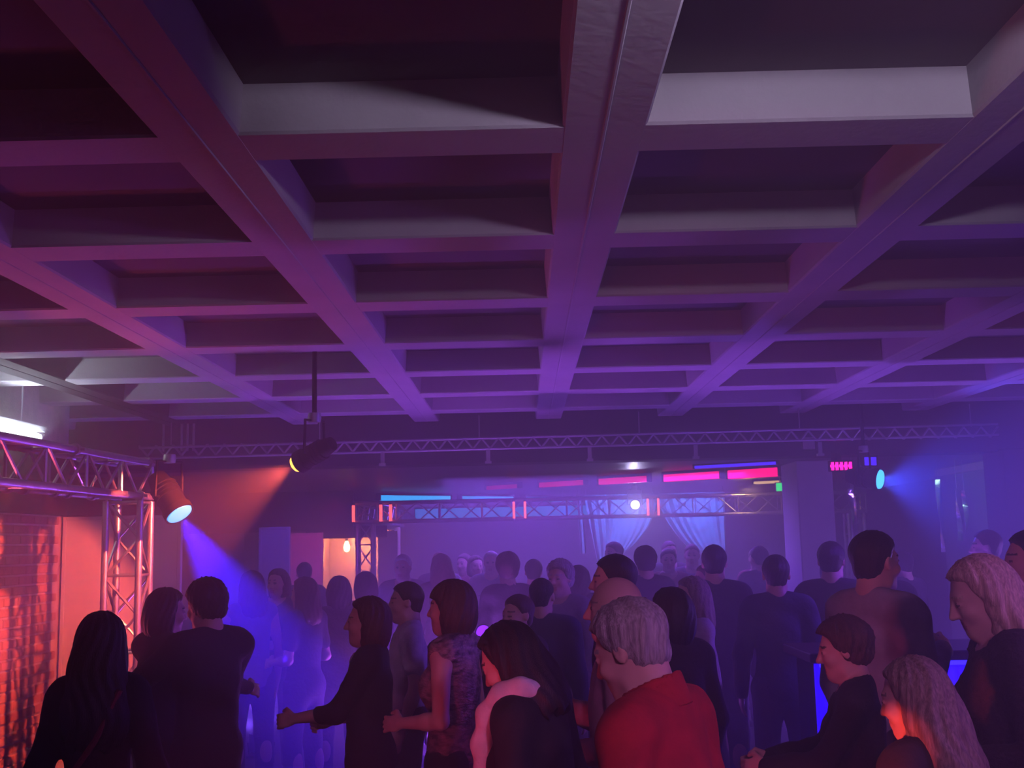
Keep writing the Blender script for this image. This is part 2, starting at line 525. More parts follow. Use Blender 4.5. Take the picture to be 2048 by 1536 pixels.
# ------------------------------------------------------------------ stage lamps
def stage_lamp(loc, target, r, length, label, glow, color, energy, cone, lens_col, lens_str, hang_z=None, bulge=0.011, blend=0.25, group='stage lamps', housing=M_LAMPBLACK, fins=True):
    root = empty('stage_lamp', loc)
    d = (Vector(target) - Vector(loc)).normalized()
    q = d.to_track_quat('Z', 'Y')
    R = q.to_matrix().to_4x4()
    prof = [(r * 0.45, -length), (r * 0.62, -length * 0.97), (r * 0.80, -length * 0.72), (r * 0.86, -length * 0.5), (r * 0.88, -0.06), (r, -0.05), (r, 0.0), (r * 0.93, 0.0), (r * 0.90, -0.03)]
    o = MB().lathe(prof, 32).build('housing', housing, root, True)
    o.matrix_local = R
    if fins:
        for k in range(4):
            f = MB().lathe([(r * 0.86, 0), (r * 0.93, 0.003), (r * 0.93, 0.009), (r * 0.86, 0.012)], 28).build('cooling_fin', housing, o, True)
            f.location = (0, 0, -length * 0.70 + k * 0.03)
    ln = MB().lathe([(r * 0.88, -0.012), (r * 0.84, bulge * 0.2), (r * 0.68, bulge * 0.62), (r * 0.4, bulge * 0.9), (0.002, bulge)], 28).build('lens', emat(glow, lens_col, lens_str), root, True)
    ln.matrix_local = R
    # yoke
    side = d.cross(Vector((0, 0, 1))).normalized()
    top = Vector((0, 0, r + 0.14)) - d * (length * 0.45)
    mid = -d * (length * 0.45)
    MB().tube([mid + side * (r * 0.9), mid + side * (r + 0.03), top + side * (r + 0.02), top - side * (r + 0.02), mid - side * (r + 0.03), mid - side * (r * 0.9)], 0.010, 6).build('yoke', housing, root)
    if hang_z:
        MB().tube([top, (top.x, top.y, hang_z - loc[2])], 0.016, 8).build('hanging_pole', housing, root)
        MB().lathe([(0.04, -0.03), (0.045, 0), (0.04, 0.03)], 14, (top.x, top.y, top.z + 0.02)).build('clamp', M_STEEL, root, True)
    tag(root, label, 'lamp', group)
    lt = lamp('lamp_light', 'SPOT', Vector(loc) + d * (bulge + 0.02), Vector(target), color, energy, r * 0.6, cone, blend)
    lt.data.shadow_soft_size = r * 0.35
    return root


stage_lamp((-2.385, 8.0, 2.05), (-1.22, 7.45, 0.45), 0.105, 0.36, 'black par can with a glowing blue lens beside the orange tower', 'lens_blue',
           (0.03, 0.004, 1.0), 3300, 34, (0.05, 0.40, 1.0), 2.4, hang_z=2.45)
stage_lamp((-1.46, 7.5, 2.355), (-3.80, 8.74, 1.30), 0.075, 0.30, 'dark lamp with an orange lens hanging from the ceiling', 'lens_orange',
           (1.0, 0.105, 0.05), 1300, 48, (1.0, 0.42, 0.05), 6, hang_z=3.15, bulge=0.055)
stage_lamp((3.23, 10.45, 2.30), (4.6, 9.3, 2.0), 0.10, 0.32, 'blue lamp facing the viewer right of the column', 'lens_cyan',
           (0.03, 0.06, 1.0), 320, 110, (0.06, 0.48, 1.0), 3.2, hang_z=3.15, blend=0.8)
stage_lamp((1.575, 16.32, 2.30), (1.3, 8.0, 1.5), 0.075, 0.22, 'small white lamp on the far truss over the curtains', 'lens_white',
           (0.62, 0.55, 1.0), 120, 50, (1.0, 0.98, 1.0), 3.5, hang_z=2.62, blend=0.7)


# red tube lamps standing on the far truss
def tube_lamp(x, y, z0, z1, label, colname, col, st, r=0.016):
    t = empty('tube_lamp', (x, y, z0))
    MB().tube([(0, 0, 0.012), (0, 0, z1 - z0 - 0.012)], r, 10).build('tube', emat(colname, col, st), t, True)
    for zz in (0, z1 - z0):
        MB().lathe([(r * 1.2, -0.012), (r * 1.2, 0.012)], 12, (0, 0, zz)).build('end_cap', M_LAMPBLACK, t, True)
    for zz in (0.03, z1 - z0 - 0.03):
        MB().box((-0.012, 0.01, zz - 0.01), (0.012, 0.045, zz + 0.01)).build('clip', M_LAMPBLACK, t)
    tag(t, label, 'lamp', 'red tube lamps on the far truss')


RT = [(-2.43, 16.488, 'short orange red tube lamp left of the far truss tower'),
      (-2.04, 16.488, 'first red tube lamp right of the far truss tower'),
      (-1.90, 16.488, 'second red tube lamp right of the far truss tower'),
      (-0.14, 16.488, 'left red tube lamp of the middle pair on the far truss'),
      (0.02, 16.488, 'right red tube lamp of the middle pair on the far truss'),
      (1.77, 16.488, 'left red tube lamp in front of the curtain gap'),
      (1.92, 16.488, 'right red tube lamp in front of the curtain gap')]
for x, y, l in RT:
    tube_lamp(x, y, 2.14, 2.40, l, 'tube_red', (1.0, 0.10, 0.09), 5.0 if x < -1 else 2.2, 0.022 if x < -1 else 0.016)


# LED bars on the glossy ceiling of the far room
def led_bar(a, b, w, label, nm, col, st, group, h=0.03):
    a, b = Vector(a), Vector(b)
    d = b - a
    t = empty('led_bar', a)
    t.rotation_euler = d.to_track_quat('X', 'Z').to_euler()
    L = d.length
    bevel(MB().box((0, -w / 2 - 0.012, 0.018), (L, w / 2 + 0.012, 0.05)).build('rail', M_LAMPBLACK, t), 0.004)
    bevel(MB().box((0.01, -w / 2, 0.018 - h), (L - 0.01, w / 2, 0.018)).build('diffuser', emat(nm, col, st), t), 0.006)
    for xx in (0, L):
        MB().box((xx - 0.006, -w / 2 - 0.013, 0.016 - h), (xx + 0.006, w / 2 + 0.013, 0.05)).build('end_cap', M_LAMPBLACK, t)
    for xx in (L * 0.15, L * 0.85):
        if 2.62 - a.z > 0.06:
            MB().tube([(xx, 0, 0.045), (xx, 0, 2.625 - a.z)], 0.006, 6).build('hanger', M_STEEL, t)
    tag(t, label, 'light bar', group)


PK0, PK1 = Vector((-0.49, 15.9, 2.57)), Vector((2.92, 13.1, 2.57))
pl = ['faintest pink light bar, deepest of the diagonal row', 'short pink light bar second from the deep end of the row',
      'pink light bar in the middle of the diagonal row', 'bright pink light bar second from the column', 'bright pink light bar ending at the square column']
for k, (u, v, st) in enumerate([(0.0, 0.13, 0.7), (0.21, 0.38, 1.3), (0.43, 0.60, 2.2), (0.65, 0.83, 3.5), (0.85, 1.0, 5.0)]):
    led_bar(PK0.lerp(PK1, u), PK0.lerp(PK1, v), 0.08, pl[k], 'led_pink_%d' % k, (1.0, 0.0, 0.13), st * 0.7, 'pink light bars', 0.05 + 0.012 * k)
led_bar((1.9, 12.75, 2.585), (2.72, 12.3, 2.585), 0.06, 'thin blue light strip above the pink bars at the bulkhead', 'led_blue', (0.06, 0.02, 1.0), 2.5, 'blue light strips')
CY0, CY1 = Vector((-2.20, 17.5, 2.55)), Vector((0.99, 20.2, 2.55))
cl = ['brightest cyan light bar left over the far truss', 'cyan light bar in the middle over the far truss', 'dim cyan light bar right over the far truss']
for k, (u, v, st) in enumerate([(0.0, 0.32, 3.2), (0.37, 0.63, 1.9), (0.69, 0.95, 0.9)]):
    led_bar(CY0.lerp(CY1, u), CY0.lerp(CY1, v), 0.10, cl[k], 'led_cyan_%d' % k, (0.01, 0.42, 1.0), st, 'cyan light bars', 0.08)
led_bar((-1.75, 18.6, 2.36), (1.05, 18.6, 2.36), 0.16, 'cyan reflection seen through the lattice of the far truss, built as a glowing bar', 'led_cyan_reflection', (0.02, 0.30, 1.0), 1.1, 'cyan light bars', 0.15)  # glowing bar standing in for a cyan lit surface behind the truss
led_bar((2.98, 14.9, 2.50), (3.30, 14.7, 2.50), 0.10, 'short amber light bar beside the green sign', 'led_amber', (1.0, 0.62, 0.25), 1.6, 'amber light bars')
eg = empty('exit_sign', (3.24, 14.6, 2.43))
bevel(MB().box((-0.06, -0.02, -0.06), (0.06, 0.02, 0.06)).build('sign_box', M_WHITE, eg), 0.006)
bevel(MB().box((-0.05, -0.026, -0.05), (0.05, -0.02, 0.05)).build('sign_face', emat('sign_green', (0.03, 1.0, 0.22), 2.0), eg), 0.003)
MB().tube([(0, 0, 0.058), (0, 0, 0.195)], 0.006, 6).build('hanger', M_STEEL, eg)
tag(eg, 'small glowing green sign left of the square column', 'sign')
lamp('amber_spill', 'POINT', (3.15, 16.2, 2.45), (0, 0, 0), (1.0, 0.55, 0.2), 10, 0.05)

# pink and blue LED clusters right of the column
cl = empty('led_cluster', (3.02, 10.95, 2.46))
MB().box((-0.11, 0, -0.05), (0.11, 0.05, 0.05)).build('bracket', M_LAMPBLACK, cl)
for k in range(5):
    MB().lathe([(0.019, -0.006), (0.019, 0.0), (0.012, 0.006)], 12, (-0.085 + 0.0425 * k, -0.004, 0.0), (0, -1, 0)).build('led', emat('led_hot_pink', (1.0, 0.01, 0.30), 5), cl, True)
    MB().tube([(-0.085 + 0.0425 * k, -0.02, -0.04), (-0.085 + 0.0425 * k, -0.02, 0.035)], 0.014, 8).build('led_tube', emat('led_hot_pink', (1.0, 0.01, 0.30), 5), cl, True)
MB().box((-0.02, 0.05, -0.02), (0.02, 0.26, 0.13)).build('wall_arm', M_LAMPBLACK, cl)
tag(cl, 'cluster of hot pink leds on the bulkhead right of the column', 'light')
cl = empty('led_cluster', (3.30, 10.95, 2.50))
MB().box((-0.07, 0, -0.05), (0.07, 0.05, 0.05)).build('bracket', M_LAMPBLACK, cl)
for k in range(2):
    MB().box((-0.055 + 0.062 * k, -0.012, -0.04), (-0.008 + 0.062 * k, 0, 0.035)).build('led', emat('led_deep_blue', (0.06, 0.02, 1.0), 2), cl)
MB().box((-0.02, 0.05, -0.02), (0.02, 0.26, 0.10)).build('wall_arm', M_LAMPBLACK, cl)
tag(cl, 'pair of deep blue leds above the blue lamp', 'light')

# fluorescent tube above the left truss
ft = empty('fluorescent_lamp', (-3.60, 7.0, 2.66))
MB().tube([(0, 0, 0), (0, 1.5, 0)], 0.028, 12).build('tube', emat('tube_white', (0.86, 1.0, 0.98), 9), ft, True)
for yy in (-0.01, 1.51):
    MB().lathe([(0.026, -0.02), (0.026, 0.02)], 12, (0, yy, 0), (0, 1, 0)).build('end_cap', M_WHITE, ft, True)
bevel(MB().box((-0.05, 0.0, 0.035), (0.05, 1.5, 0.08)).build('batten', M_STEEL, ft), 0.006)
MB().tube([(0, 0.4, 0.07), (0, 0.4, 0.49)], 0.006, 6).build('hanger', M_STEEL, ft)
MB().tube([(0, 1.2, 0.07), (0, 1.2, 0.49)], 0.006, 6).build('hanger', M_STEEL, ft)
tag(ft, 'lit white fluorescent tube hanging above the truss by the brick wall', 'lamp')
lamp('tube_light', 'AREA', (-3.52, 7.75, 2.66), (-2.6, 7.75, 3.0), (0.75, 0.86, 1.0), 16, 1.4, 180, size_y=0.05).rotation_euler = (rad(180), 0, rad(90))


# ------------------------------------------------------------------ curtains
def curtain(x0, x1, z_top, fn_left, fn_right, z_bot, y, label, folds):
    """pleated cloth with thickness; edges follow fn_left/right(t) with t 0 top .. 1 bottom"""
    nu, nv = 60, 26
    vs, fs = [], []
    for side in (0, 1):
        for j in range(nv + 1):
            t = j / nv
            zl = z_top + (z_bot[0] - z_top) * t
            zr = z_top + (z_bot[1] - z_top) * t
            a, b = fn_left(t), fn_right(t)
            for i in range(nu + 1):
                u = i / nu
                xx = a + (b - a) * u
                zz = zl + (zr - zl) * u
                yy = y + 0.05 * math.sin(u * folds * 2 * PI + 0.6 * t) * (0.55 + 0.45 * math.sin(5 * u + 2)) + (0.006 if side else 0)
                vs.append((xx, yy, zz))
    N = (nu + 1) * (nv + 1)
    for j in range(nv):
        for i in range(nu):
            p = j * (nu + 1) + i
            fs.append((p, p + nu + 1, p + nu + 2, p + 1))
            fs.append((N + p, N + p + 1, N + p + nu + 2, N + p + nu + 1))
    for j in range(nv):
        for e in (0, nu):
            p = j * (nu + 1) + e
            fs.append((p, N + p, N + p + nu + 1, p + nu + 1))
    for i in range(nu):
        for e in (0, nv):
            p = e * (nu + 1) + i
            fs.append((p, p + 1, N + p + 1, N + p))
    root = empty('curtain', ((x0 + x1) / 2, y, 0))
    off = Vector(root.location)
    vs = [Vector(v) - off for v in vs]
    MB().add(vs, fs).build('cloth', M_CURTAIN, root, True)
    MB().tube([(x0 - off.x, 0, z_top + 0.01), (x1 - off.x, 0, z_top + 0.01)], 0.018, 8).build('rail', M_STEEL, root, True)
    for xx in (x0 + 0.03, x1 - 0.03):
        MB().tube([(xx - off.x, 0, z_top + 0.01), (xx - off.x, 0, 2.625)], 0.006, 6).build('hanger', M_STEEL, root)
    tag(root, label, 'curtain', 'pale stage curtains')
    return root


curtain(0.95, 2.05, 2.50, lambda t: 0.95 + 0.20 * t, lambda t: 2.08 - 0.55 * t ** 2.2, (1.35, 1.60), 18.1,
        'left pale blue curtain swept back behind the far truss', 9)
curtain(2.12, 3.15, 2.50, lambda t: 2.10 + 0.62 * t ** 1.7, lambda t: 3.15 - 0.02 * t, (1.50, 1.60), 18.1,
        'right pale blue curtain swept back behind the far truss', 8)
curtain(0.82, 0.93, 2.50, lambda t: 0.83 + 0.04 * t, lambda t: 0.91 + 0.04 * t, (1.62, 1.62), 18.0,
        'narrow strip of pale blue curtain left of the pair', 1.5)
lamp('curtain_fill', 'SPOT', (1.45, 17.2, 2.52), (1.5, 18.1, 1.95), (0.07, 0.19, 1.0), 170, 0.06, 100, 0.6)  # pair of lights without fixtures, added to brighten the curtains
lamp('curtain_fill', 'SPOT', (2.75, 17.2, 2.52), (2.7, 18.1, 1.95), (0.07, 0.19, 1.0), 170, 0.06, 100, 0.6)

# ------------------------------------------------------------------ hanging foil strips right of the lamp
M_REDLED = emat('string_red', (1.0, 0.1, 0.1), 1.5)
FS = [(3.36, 11.9, 2.28, 1.50, 'foil strip hanging nearest the column'), (3.42, 12.0, 2.35, 1.55, 'second foil strip from the column'),
      (3.50, 12.3, 2.20, 1.45, 'third foil strip from the column'), (4.62, 12.9, 2.40, 1.60, 'long foil strip in front of the green wall edge'),
      (4.86, 13.0, 2.30, 1.72, 'short foil strip on the green wall side'), (4.98, 13.1, 2.28, 1.80, 'shortest foil strip on the green wall side')]
for k, (x, y, z1, z0, l) in enumerate(FS):
    nn = 16
    vs, fs = [], []
    for j in range(nn + 1):
        t = j / nn
        a = 2.4 * t + k
        w = 0.028
        c = Vector((0.01 * math.sin(5 * t + k), 0, -(z1 - z0) * t))
        dx = Vector((math.cos(a), math.sin(a), 0)) * w
        nx = Vector((-math.sin(a), math.cos(a), 0)) * 0.0015
        vs += [c - dx - nx, c + dx - nx, c + dx + nx, c - dx + nx]
    for j in range(nn):
        for q in range(4):
            q2 = (q + 1) % 4
            fs.append((j * 4 + q, j * 4 + q2, j * 4 + 4 + q2, j * 4 + 4 + q))
    o = empty('foil_streamer', (x, y, z1))
    MB().add(vs, fs).build('strip', M_FOIL, o)
    MB().tube([(0, 0, 0), (0, 0, 2.62 - z1)], 0.003, 5).build('thread', M_STEEL, o)
    tag(o, l + ', silvery and twisted', 'streamer', 'foil streamers')

# unseen uplights added among the crowd to turn ceiling and haze violet
def added_uplight(x, y, label, color, energy, cone=160):
    t = empty('added_uplight', (x, y, 0))
    bevel(MB().box((-0.11, -0.09, 0.0), (0.11, 0.09, 0.02)).build('base', M_LAMPBLACK, t), 0.004)
    MB().lathe([(0.07, 0.03), (0.10, 0.05), (0.105, 0.20), (0.095, 0.20), (0.09, 0.17)], 28).build('housing', M_LAMPBLACK, t, True)
    MB().lathe([(0.088, 0.172), (0.05, 0.180), (0.002, 0.183)], 24).build('lens', emat('lens_violet', (0.45, 0.15, 1.0), 4), t, True)
    for sx in (-1, 1):
        MB().tube([(sx * 0.105, 0, 0.02), (sx * 0.115, 0, 0.12)], 0.008, 6).build('yoke_arm', M_LAMPBLACK, t)
    tag(t, label, 'lamp', 'added uplights among the crowd')
    lamp('lamp_light', 'SPOT', (x, y, 0.21), (x, y - 0.5, 3.0), color, energy, 0.08, cone, 0.6)


added_uplight(-0.55, 8.9, 'added violet uplight hidden among the dancers left of centre', (0.42, 0.09, 1.0), 330)
added_uplight(-2.35, 10.4, 'added blue violet uplight hidden behind the dancing couple', (0.20, 0.07, 1.0), 170)
added_uplight(2.45, 8.9, 'added violet uplight hidden among the dancers near the bar', (0.24, 0.07, 1.0), 260)

sl = empty('stand_lamp', (-0.30, 8.2, 0))
MB().lathe([(0.14, 0.0), (0.14, 0.012), (0.02, 0.03)], 24).build('base', M_LAMPBLACK, sl, True)
MB().tube([(0, 0, 0.02), (0, 0, 1.14)], 0.014, 8).build('pole', M_LAMPBLACK, sl, True)
MB().lathe([(0.03, 0.07), (0.055, 0.05), (0.058, 0.0), (0.052, 0.0)], 24, (0, -0.03, 1.19), (0, 1, 0)).build('housing', M_LAMPBLACK, sl, True)
MB().lathe([(0.05, 0.0), (0.035, -0.014), (0.002, -0.02)], 24, (0, -0.03, 1.19), (0, 1, 0)).build('lens', emat('lens_small_violet', (0.22, 0.02, 1.0), 3), sl, True)
tag(sl, 'small round violet lamp on a stand glimpsed between heads', 'lamp')

# ------------------------------------------------------------------ bar counter with a blue lit fluted front
bar = empty('bar_counter', (2.58, 6.08, 0))
bevel(MB().box((-1.16, -0.16, 1.17), (1.30, 0.46, 1.22)).build('worktop', M_WOOD, bar), 0.008)
MB().box((-1.10, 0.02, 0.06), (1.26, 0.40, 1.17)).build('body', M_DARKWALL, bar)
MB().box((-1.10, -0.10, 0), (1.26, 0.38, 0.06)).build('kick_plate', M_LAMPBLACK, bar)
M_FLUTE = mat('fluted_panel', (0.55, 0.55, 0.75), 0.35, emit=(0.015, 0.0, 1.0), estr=1.6)
M_FLUTE.cycles.emission_sampling = 'NONE'
fl = MB().lathe([(0.026, 0.06), (0.026, 1.15)], 10).mesh('flute', M_FLUTE, True)
for k in range(45):
    link_mesh('flute', fl, bar, (-1.08 + 0.0525 * k, 0.0, 0))
MB().box((-1.10, -0.12, 1.145), (1.26, -0.09, 1.168)).build('led_strip', emat('bar_led', (0.02, 0.01, 1.0), 5), bar)
tag(bar, 'bar counter with a glowing blue fluted front behind the tall man', 'bar')


# ------------------------------------------------------------------ people: one continuous surface grown from a signed distance field
def axis(lo, hi, coarse, fine, spans):
    out = [lo]
    x = lo
    while x < hi:
        st = coarse
        for a, b in spans:
            if a - coarse < x < b:
                st = fine
        x += st
        out.append(x)
    return np.array(out, np.float32)


def mesh_field(F, ax):
    """surface nets on a rectilinear grid -> verts, quads"""
    X, Y, Z = ax
    S_ = F < 0
    c = S_[:-1, :-1, :-1].astype(np.int8)
    cnt = np.zeros_like(c)
    for i in (0, 1):
        for j in (0, 1):
            for k in (0, 1):
                cnt += S_[i:i + c.shape[0], j:j + c.shape[1], k:k + c.shape[2]]
    act = (cnt > 0) & (cnt < 8)
    I = np.argwhere(act)
    if len(I) == 0:
        return np.zeros((0, 3)), np.zeros((0, 4), int)
    idx = -np.ones(act.shape, np.int64)
    idx[act] = np.arange(len(I))
    acc = np.zeros((len(I), 3))
    num = np.zeros(len(I))
    co = (X, Y, Z)
    for d in range(3):
        o1, o2 = [a for a in range(3) if a != d]
        for p in (0, 1):
            for q in (0, 1):
                A = I.copy()
                A[:, o1] += p
                A[:, o2] += q
                B = A.copy()
                B[:, d] += 1
                fa = F[A[:, 0], A[:, 1], A[:, 2]]
                fb = F[B[:, 0], B[:, 1], B[:, 2]]
                m = (fa < 0) != (fb < 0)
                t = np.where(m, fa / np.where(m, fa - fb, 1), 0)
                pos = np.stack([co[a][A[:, a]] for a in range(3)], 1).astype(float)
                pos[:, d] += t * (co[d][B[:, d]] - co[d][A[:, d]])
                acc += pos * m[:, None]
                num += m
    V = acc / num[:, None]
    quads = []
    for d in range(3):
        o1, o2 = (d + 1) % 3, (d + 2) % 3
        sl = [slice(1, -1)] * 3
        sl[d] = slice(0, -1)
        sl2 = list(sl)
        sl2[d] = slice(1, None)
        a, b = S_[tuple(sl)], S_[tuple(sl2)]
        E_ = np.argwhere(a != b)
        if not len(E_):
            continue
        fl_ = a[E_[:, 0], E_[:, 1], E_[:, 2]]
        C = E_.copy()
        C[:, o1] += 1
        C[:, o2] += 1
        def at(u, v):
            D = C.copy()
            D[:, o1] -= u
            D[:, o2] -= v
            return idx[D[:, 0], D[:, 1], D[:, 2]]
        q = np.stack([at(1, 1), at(0, 1), at(0, 0), at(1, 0)], 1)
        q[~fl_] = q[~fl_][:, ::-1]
        quads.append(q)
    Q = np.concatenate(quads)
    Q = Q[(Q >= 0).all(1)]
    return V, Q


class Body:
    def __init__(s):
        s.p = []

    def cap(s, a, b, ra, rb, k=0.02, sub=False):
        s.p.append(('c', np.array(a, float), np.array(b, float), ra, rb, k, sub))
        return s

    def ell(s, c, r, R=None, k=0.02, sub=False):
        s.p.append(('e', np.array(c, float), np.array(r, float), R, None, k, sub))
        return s

    def bounds(s):
        lo, hi = np.full(3, 9.), np.full(3, -9.)
        for t, a, b, c, d, k, sub in s.p:
            if sub:
                continue
            if t == 'c':
                r = max(c, d)
                lo = np.minimum(lo, np.minimum(a, b) - r)
                hi = np.maximum(hi, np.maximum(a, b) + r)
            else:
                r = b.max() if c is not None else b
                lo, hi = np.minimum(lo, a - r), np.maximum(hi, a + r)
        return lo, hi

    def field(s, ax, inflate=0.0):
        F = np.full((len(ax[0]), len(ax[1]), len(ax[2])), 0.2, np.float32)
        for t, a, b, c, d, k, sub in s.p:
            if t == 'c':
                r = max(c, d)
                lo, hi = np.minimum(a, b) - r, np.maximum(a, b) + r
            else:
                r = b.max() if c is not None else b
                lo, hi = a - r, a + r
            mg = k + 0.045 + max(inflate, 0)
            sl, g = [], []
            for n in range(3):
                i0 = max(0, np.searchsorted(ax[n], lo[n] - mg) - 1)
                i1 = min(len(ax[n]), np.searchsorted(ax[n], hi[n] + mg) + 1)
                sl.append(slice(i0, i1))
                g.append(ax[n][i0:i1])
            if min(len(x) for x in g) == 0:
                continue
            x, y, z = g[0][:, None, None], g[1][None, :, None], g[2][None, None, :]
            if t == 'c':
                ab = b - a
                L2 = max(float(ab @ ab), 1e-9)
                h = np.clip(((x - a[0]) * ab[0] + (y - a[1]) * ab[1] + (z - a[2]) * ab[2]) / L2, 0, 1)
                D = np.sqrt((x - a[0] - ab[0] * h) ** 2 + (y - a[1] - ab[1] * h) ** 2 + (z - a[2] - ab[2] * h) ** 2) - (c + (d - c) * h)
            else:
                px, py, pz = x - a[0], y - a[1], z - a[2]
                if c is not None:
                    R = c.T
                    px, py, pz = (R[0, 0] * px + R[0, 1] * py + R[0, 2] * pz, R[1, 0] * px + R[1, 1] * py + R[1, 2] * pz,
                                  R[2, 0] * px + R[2, 1] * py + R[2, 2] * pz)
                k0 = np.sqrt((px / b[0]) ** 2 + (py / b[1]) ** 2 + (pz / b[2]) ** 2) + 1e-6
                k1 = np.sqrt((px / b[0] ** 2) ** 2 + (py / b[1] ** 2) ** 2 + (pz / b[2] ** 2) ** 2) + 1e-6
                D = k0 * (k0 - 1) / k1
            if sub:
                D = -D + inflate
                G = F[tuple(sl)]
                h = np.maximum(k - np.abs(G - D), 0) / k
                F[tuple(sl)] = np.maximum(G, D) + h * h * k * 0.25
            else:
                D = D - inflate
                G = F[tuple(sl)]
                h = np.maximum(k - np.abs(G - D), 0) / k
                F[tuple(sl)] = np.minimum(G, D) - h * h * k * 0.25
        return F


def rx(a):
    c, s = math.cos(a), math.sin(a)
    return np.array([[1, 0, 0], [0, c, -s], [0, s, c]])


def ry(a):
    c, s = math.cos(a), math.sin(a)
    return np.array([[c, 0, s], [0, 1, 0], [-s, 0, c]])


def rz(a):
    c, s = math.cos(a), math.sin(a)
    return np.array([[c, -s, 0], [s, c, 0], [0, 0, 1]])


def make_mesh(name, V, Q, mats, mids=None):
    me = bpy.data.meshes.new(name)
    me.vertices.add(len(V))
    me.vertices.foreach_set('co', np.asarray(V, np.float32).ravel())
    me.loops.add(len(Q) * 4)
    me.loops.foreach_set('vertex_index', np.asarray(Q, np.int32).ravel())
    me.polygons.add(len(Q))
    me.polygons.foreach_set('loop_start', np.arange(0, len(Q) * 4, 4, dtype=np.int32))
    me.polygons.foreach_set('loop_total', np.full(len(Q), 4, np.int32))
    for m in mats:
        me.materials.append(m)
    if mids is not None:
        me.polygons.foreach_set('material_index', np.asarray(mids, np.int32))
    me.polygons.foreach_set('use_smooth', np.ones(len(Q), bool))
    me.update()
    me.validate()
    return me


def smooth_pts(V, Q, it=1):
    for _ in range(it):
        A = np.zeros_like(V)
        n = np.zeros(len(V))
        for a in range(4):
            for b in ((a + 1) % 4, (a + 3) % 4):
                np.add.at(A, Q[:, a], V[Q[:, b]])
                np.add.at(n, Q[:, a], 1)
        V = V * 0.5 + 0.5 * A / np.maximum(n, 1)[:, None]
    return V


ARMS = {  # elbow and wrist of the right arm (x mirrored for the left), metres for a 1.72 m body
    'down': ((0.235, -0.03, 1.11), (0.245, 0.06, 0.87)),
    'bent': ((0.235, -0.03, 1.12), (0.13, 0.215, 1.09)),
    'hold': ((0.225, 0.00, 1.13), (0.09, 0.25, 1.24)),
    'hug': ((0.30, 0.20, 1.22), (0.215, 0.43, 1.16)),
    'raise': ((0.31, 0.10, 1.30), (0.20, 0.27, 1.43)),
    'reach': ((0.20, 0.13, 1.17), (0.10, 0.37, 1.13)),
    'hip': ((0.30, -0.08, 1.13), (0.19, 0.02, 0.97)),
}


def head_prims(B, T, fem, ears=True, chin=1.0):
    def P(*v):
        return T(np.array(v))
    R = T.R
    E = lambda c, r, k=0.012, sub=False: B.ell(P(*c), r, R, k, sub)
    C = lambda a, b, ra, rb, k=0.012, sub=False: B.cap(P(*a), P(*b), ra, rb, k, sub)
    E((0, -0.012, 0.028), (0.074, 0.094, 0.090), 0.02)
    E((0, 0.022, -0.036), (0.058, 0.068, 0.080), 0.03)
    E((0, 0.060, -0.094), (0.024 if fem else 0.030, 0.024, 0.020 * chin), None or 0.03)
    C((-0.045, 0.012, -0.080), (0, 0.055, -0.098), 0.016, 0.016, 0.03)
    C((0.045, 0.012, -0.080), (0, 0.055, -0.098), 0.016, 0.016, 0.03)
    E((0, 0.074, 0.026), (0.048, 0.014, 0.013), 0.02)
    for s in (-1, 1):
        E((s * 0.040, 0.062, -0.028), (0.020, 0.020, 0.018), 0.025)
        E((s * 0.031, 0.095, 0.006), (0.017, 0.014, 0.011), 0.012, True)
        E((s * 0.031, 0.078, 0.005), (0.0135, 0.0125, 0.0115), 0.004)
    C((0, 0.086, 0.016), (0, 0.108, -0.028), 0.0085, 0.0125, 0.014)
    for s in (-1, 1):
        E((s * 0.012, 0.096, -0.031), (0.0085, 0.010, 0.008), 0.008)
    C((-0.018, 0.080, -0.0585), (0.018, 0.080, -0.0585), 0.0085, 0.0085, 0.010)
    C((-0.014, 0.079, -0.071), (0.014, 0.079, -0.071), 0.0090, 0.0090, 0.010)
    C((-0.024, 0.094, -0.0645), (0.024, 0.094, -0.0645), 0.004, 0.004, 0.006, True)
    if ears:
        for s in (-1, 1):
            E((s * 0.078, -0.010, 0.000), (0.011, 0.019, 0.031), 0.010)
            E((s * 0.088, -0.004, 0.004), (0.008, 0.009, 0.016), 0.006, True)


class HT:
    """head frame: point in head coords -> body coords"""
    def __init__(s, piv, off, R, post=None):
        s.piv, s.off, s.R, s.post = piv, off, R, post

    def __call__(s, p):
        q = s.R @ (np.asarray(p) + s.off) + s.piv
        return q

    def inv(s, V):
        return (V - s.piv) @ s.R - s.off


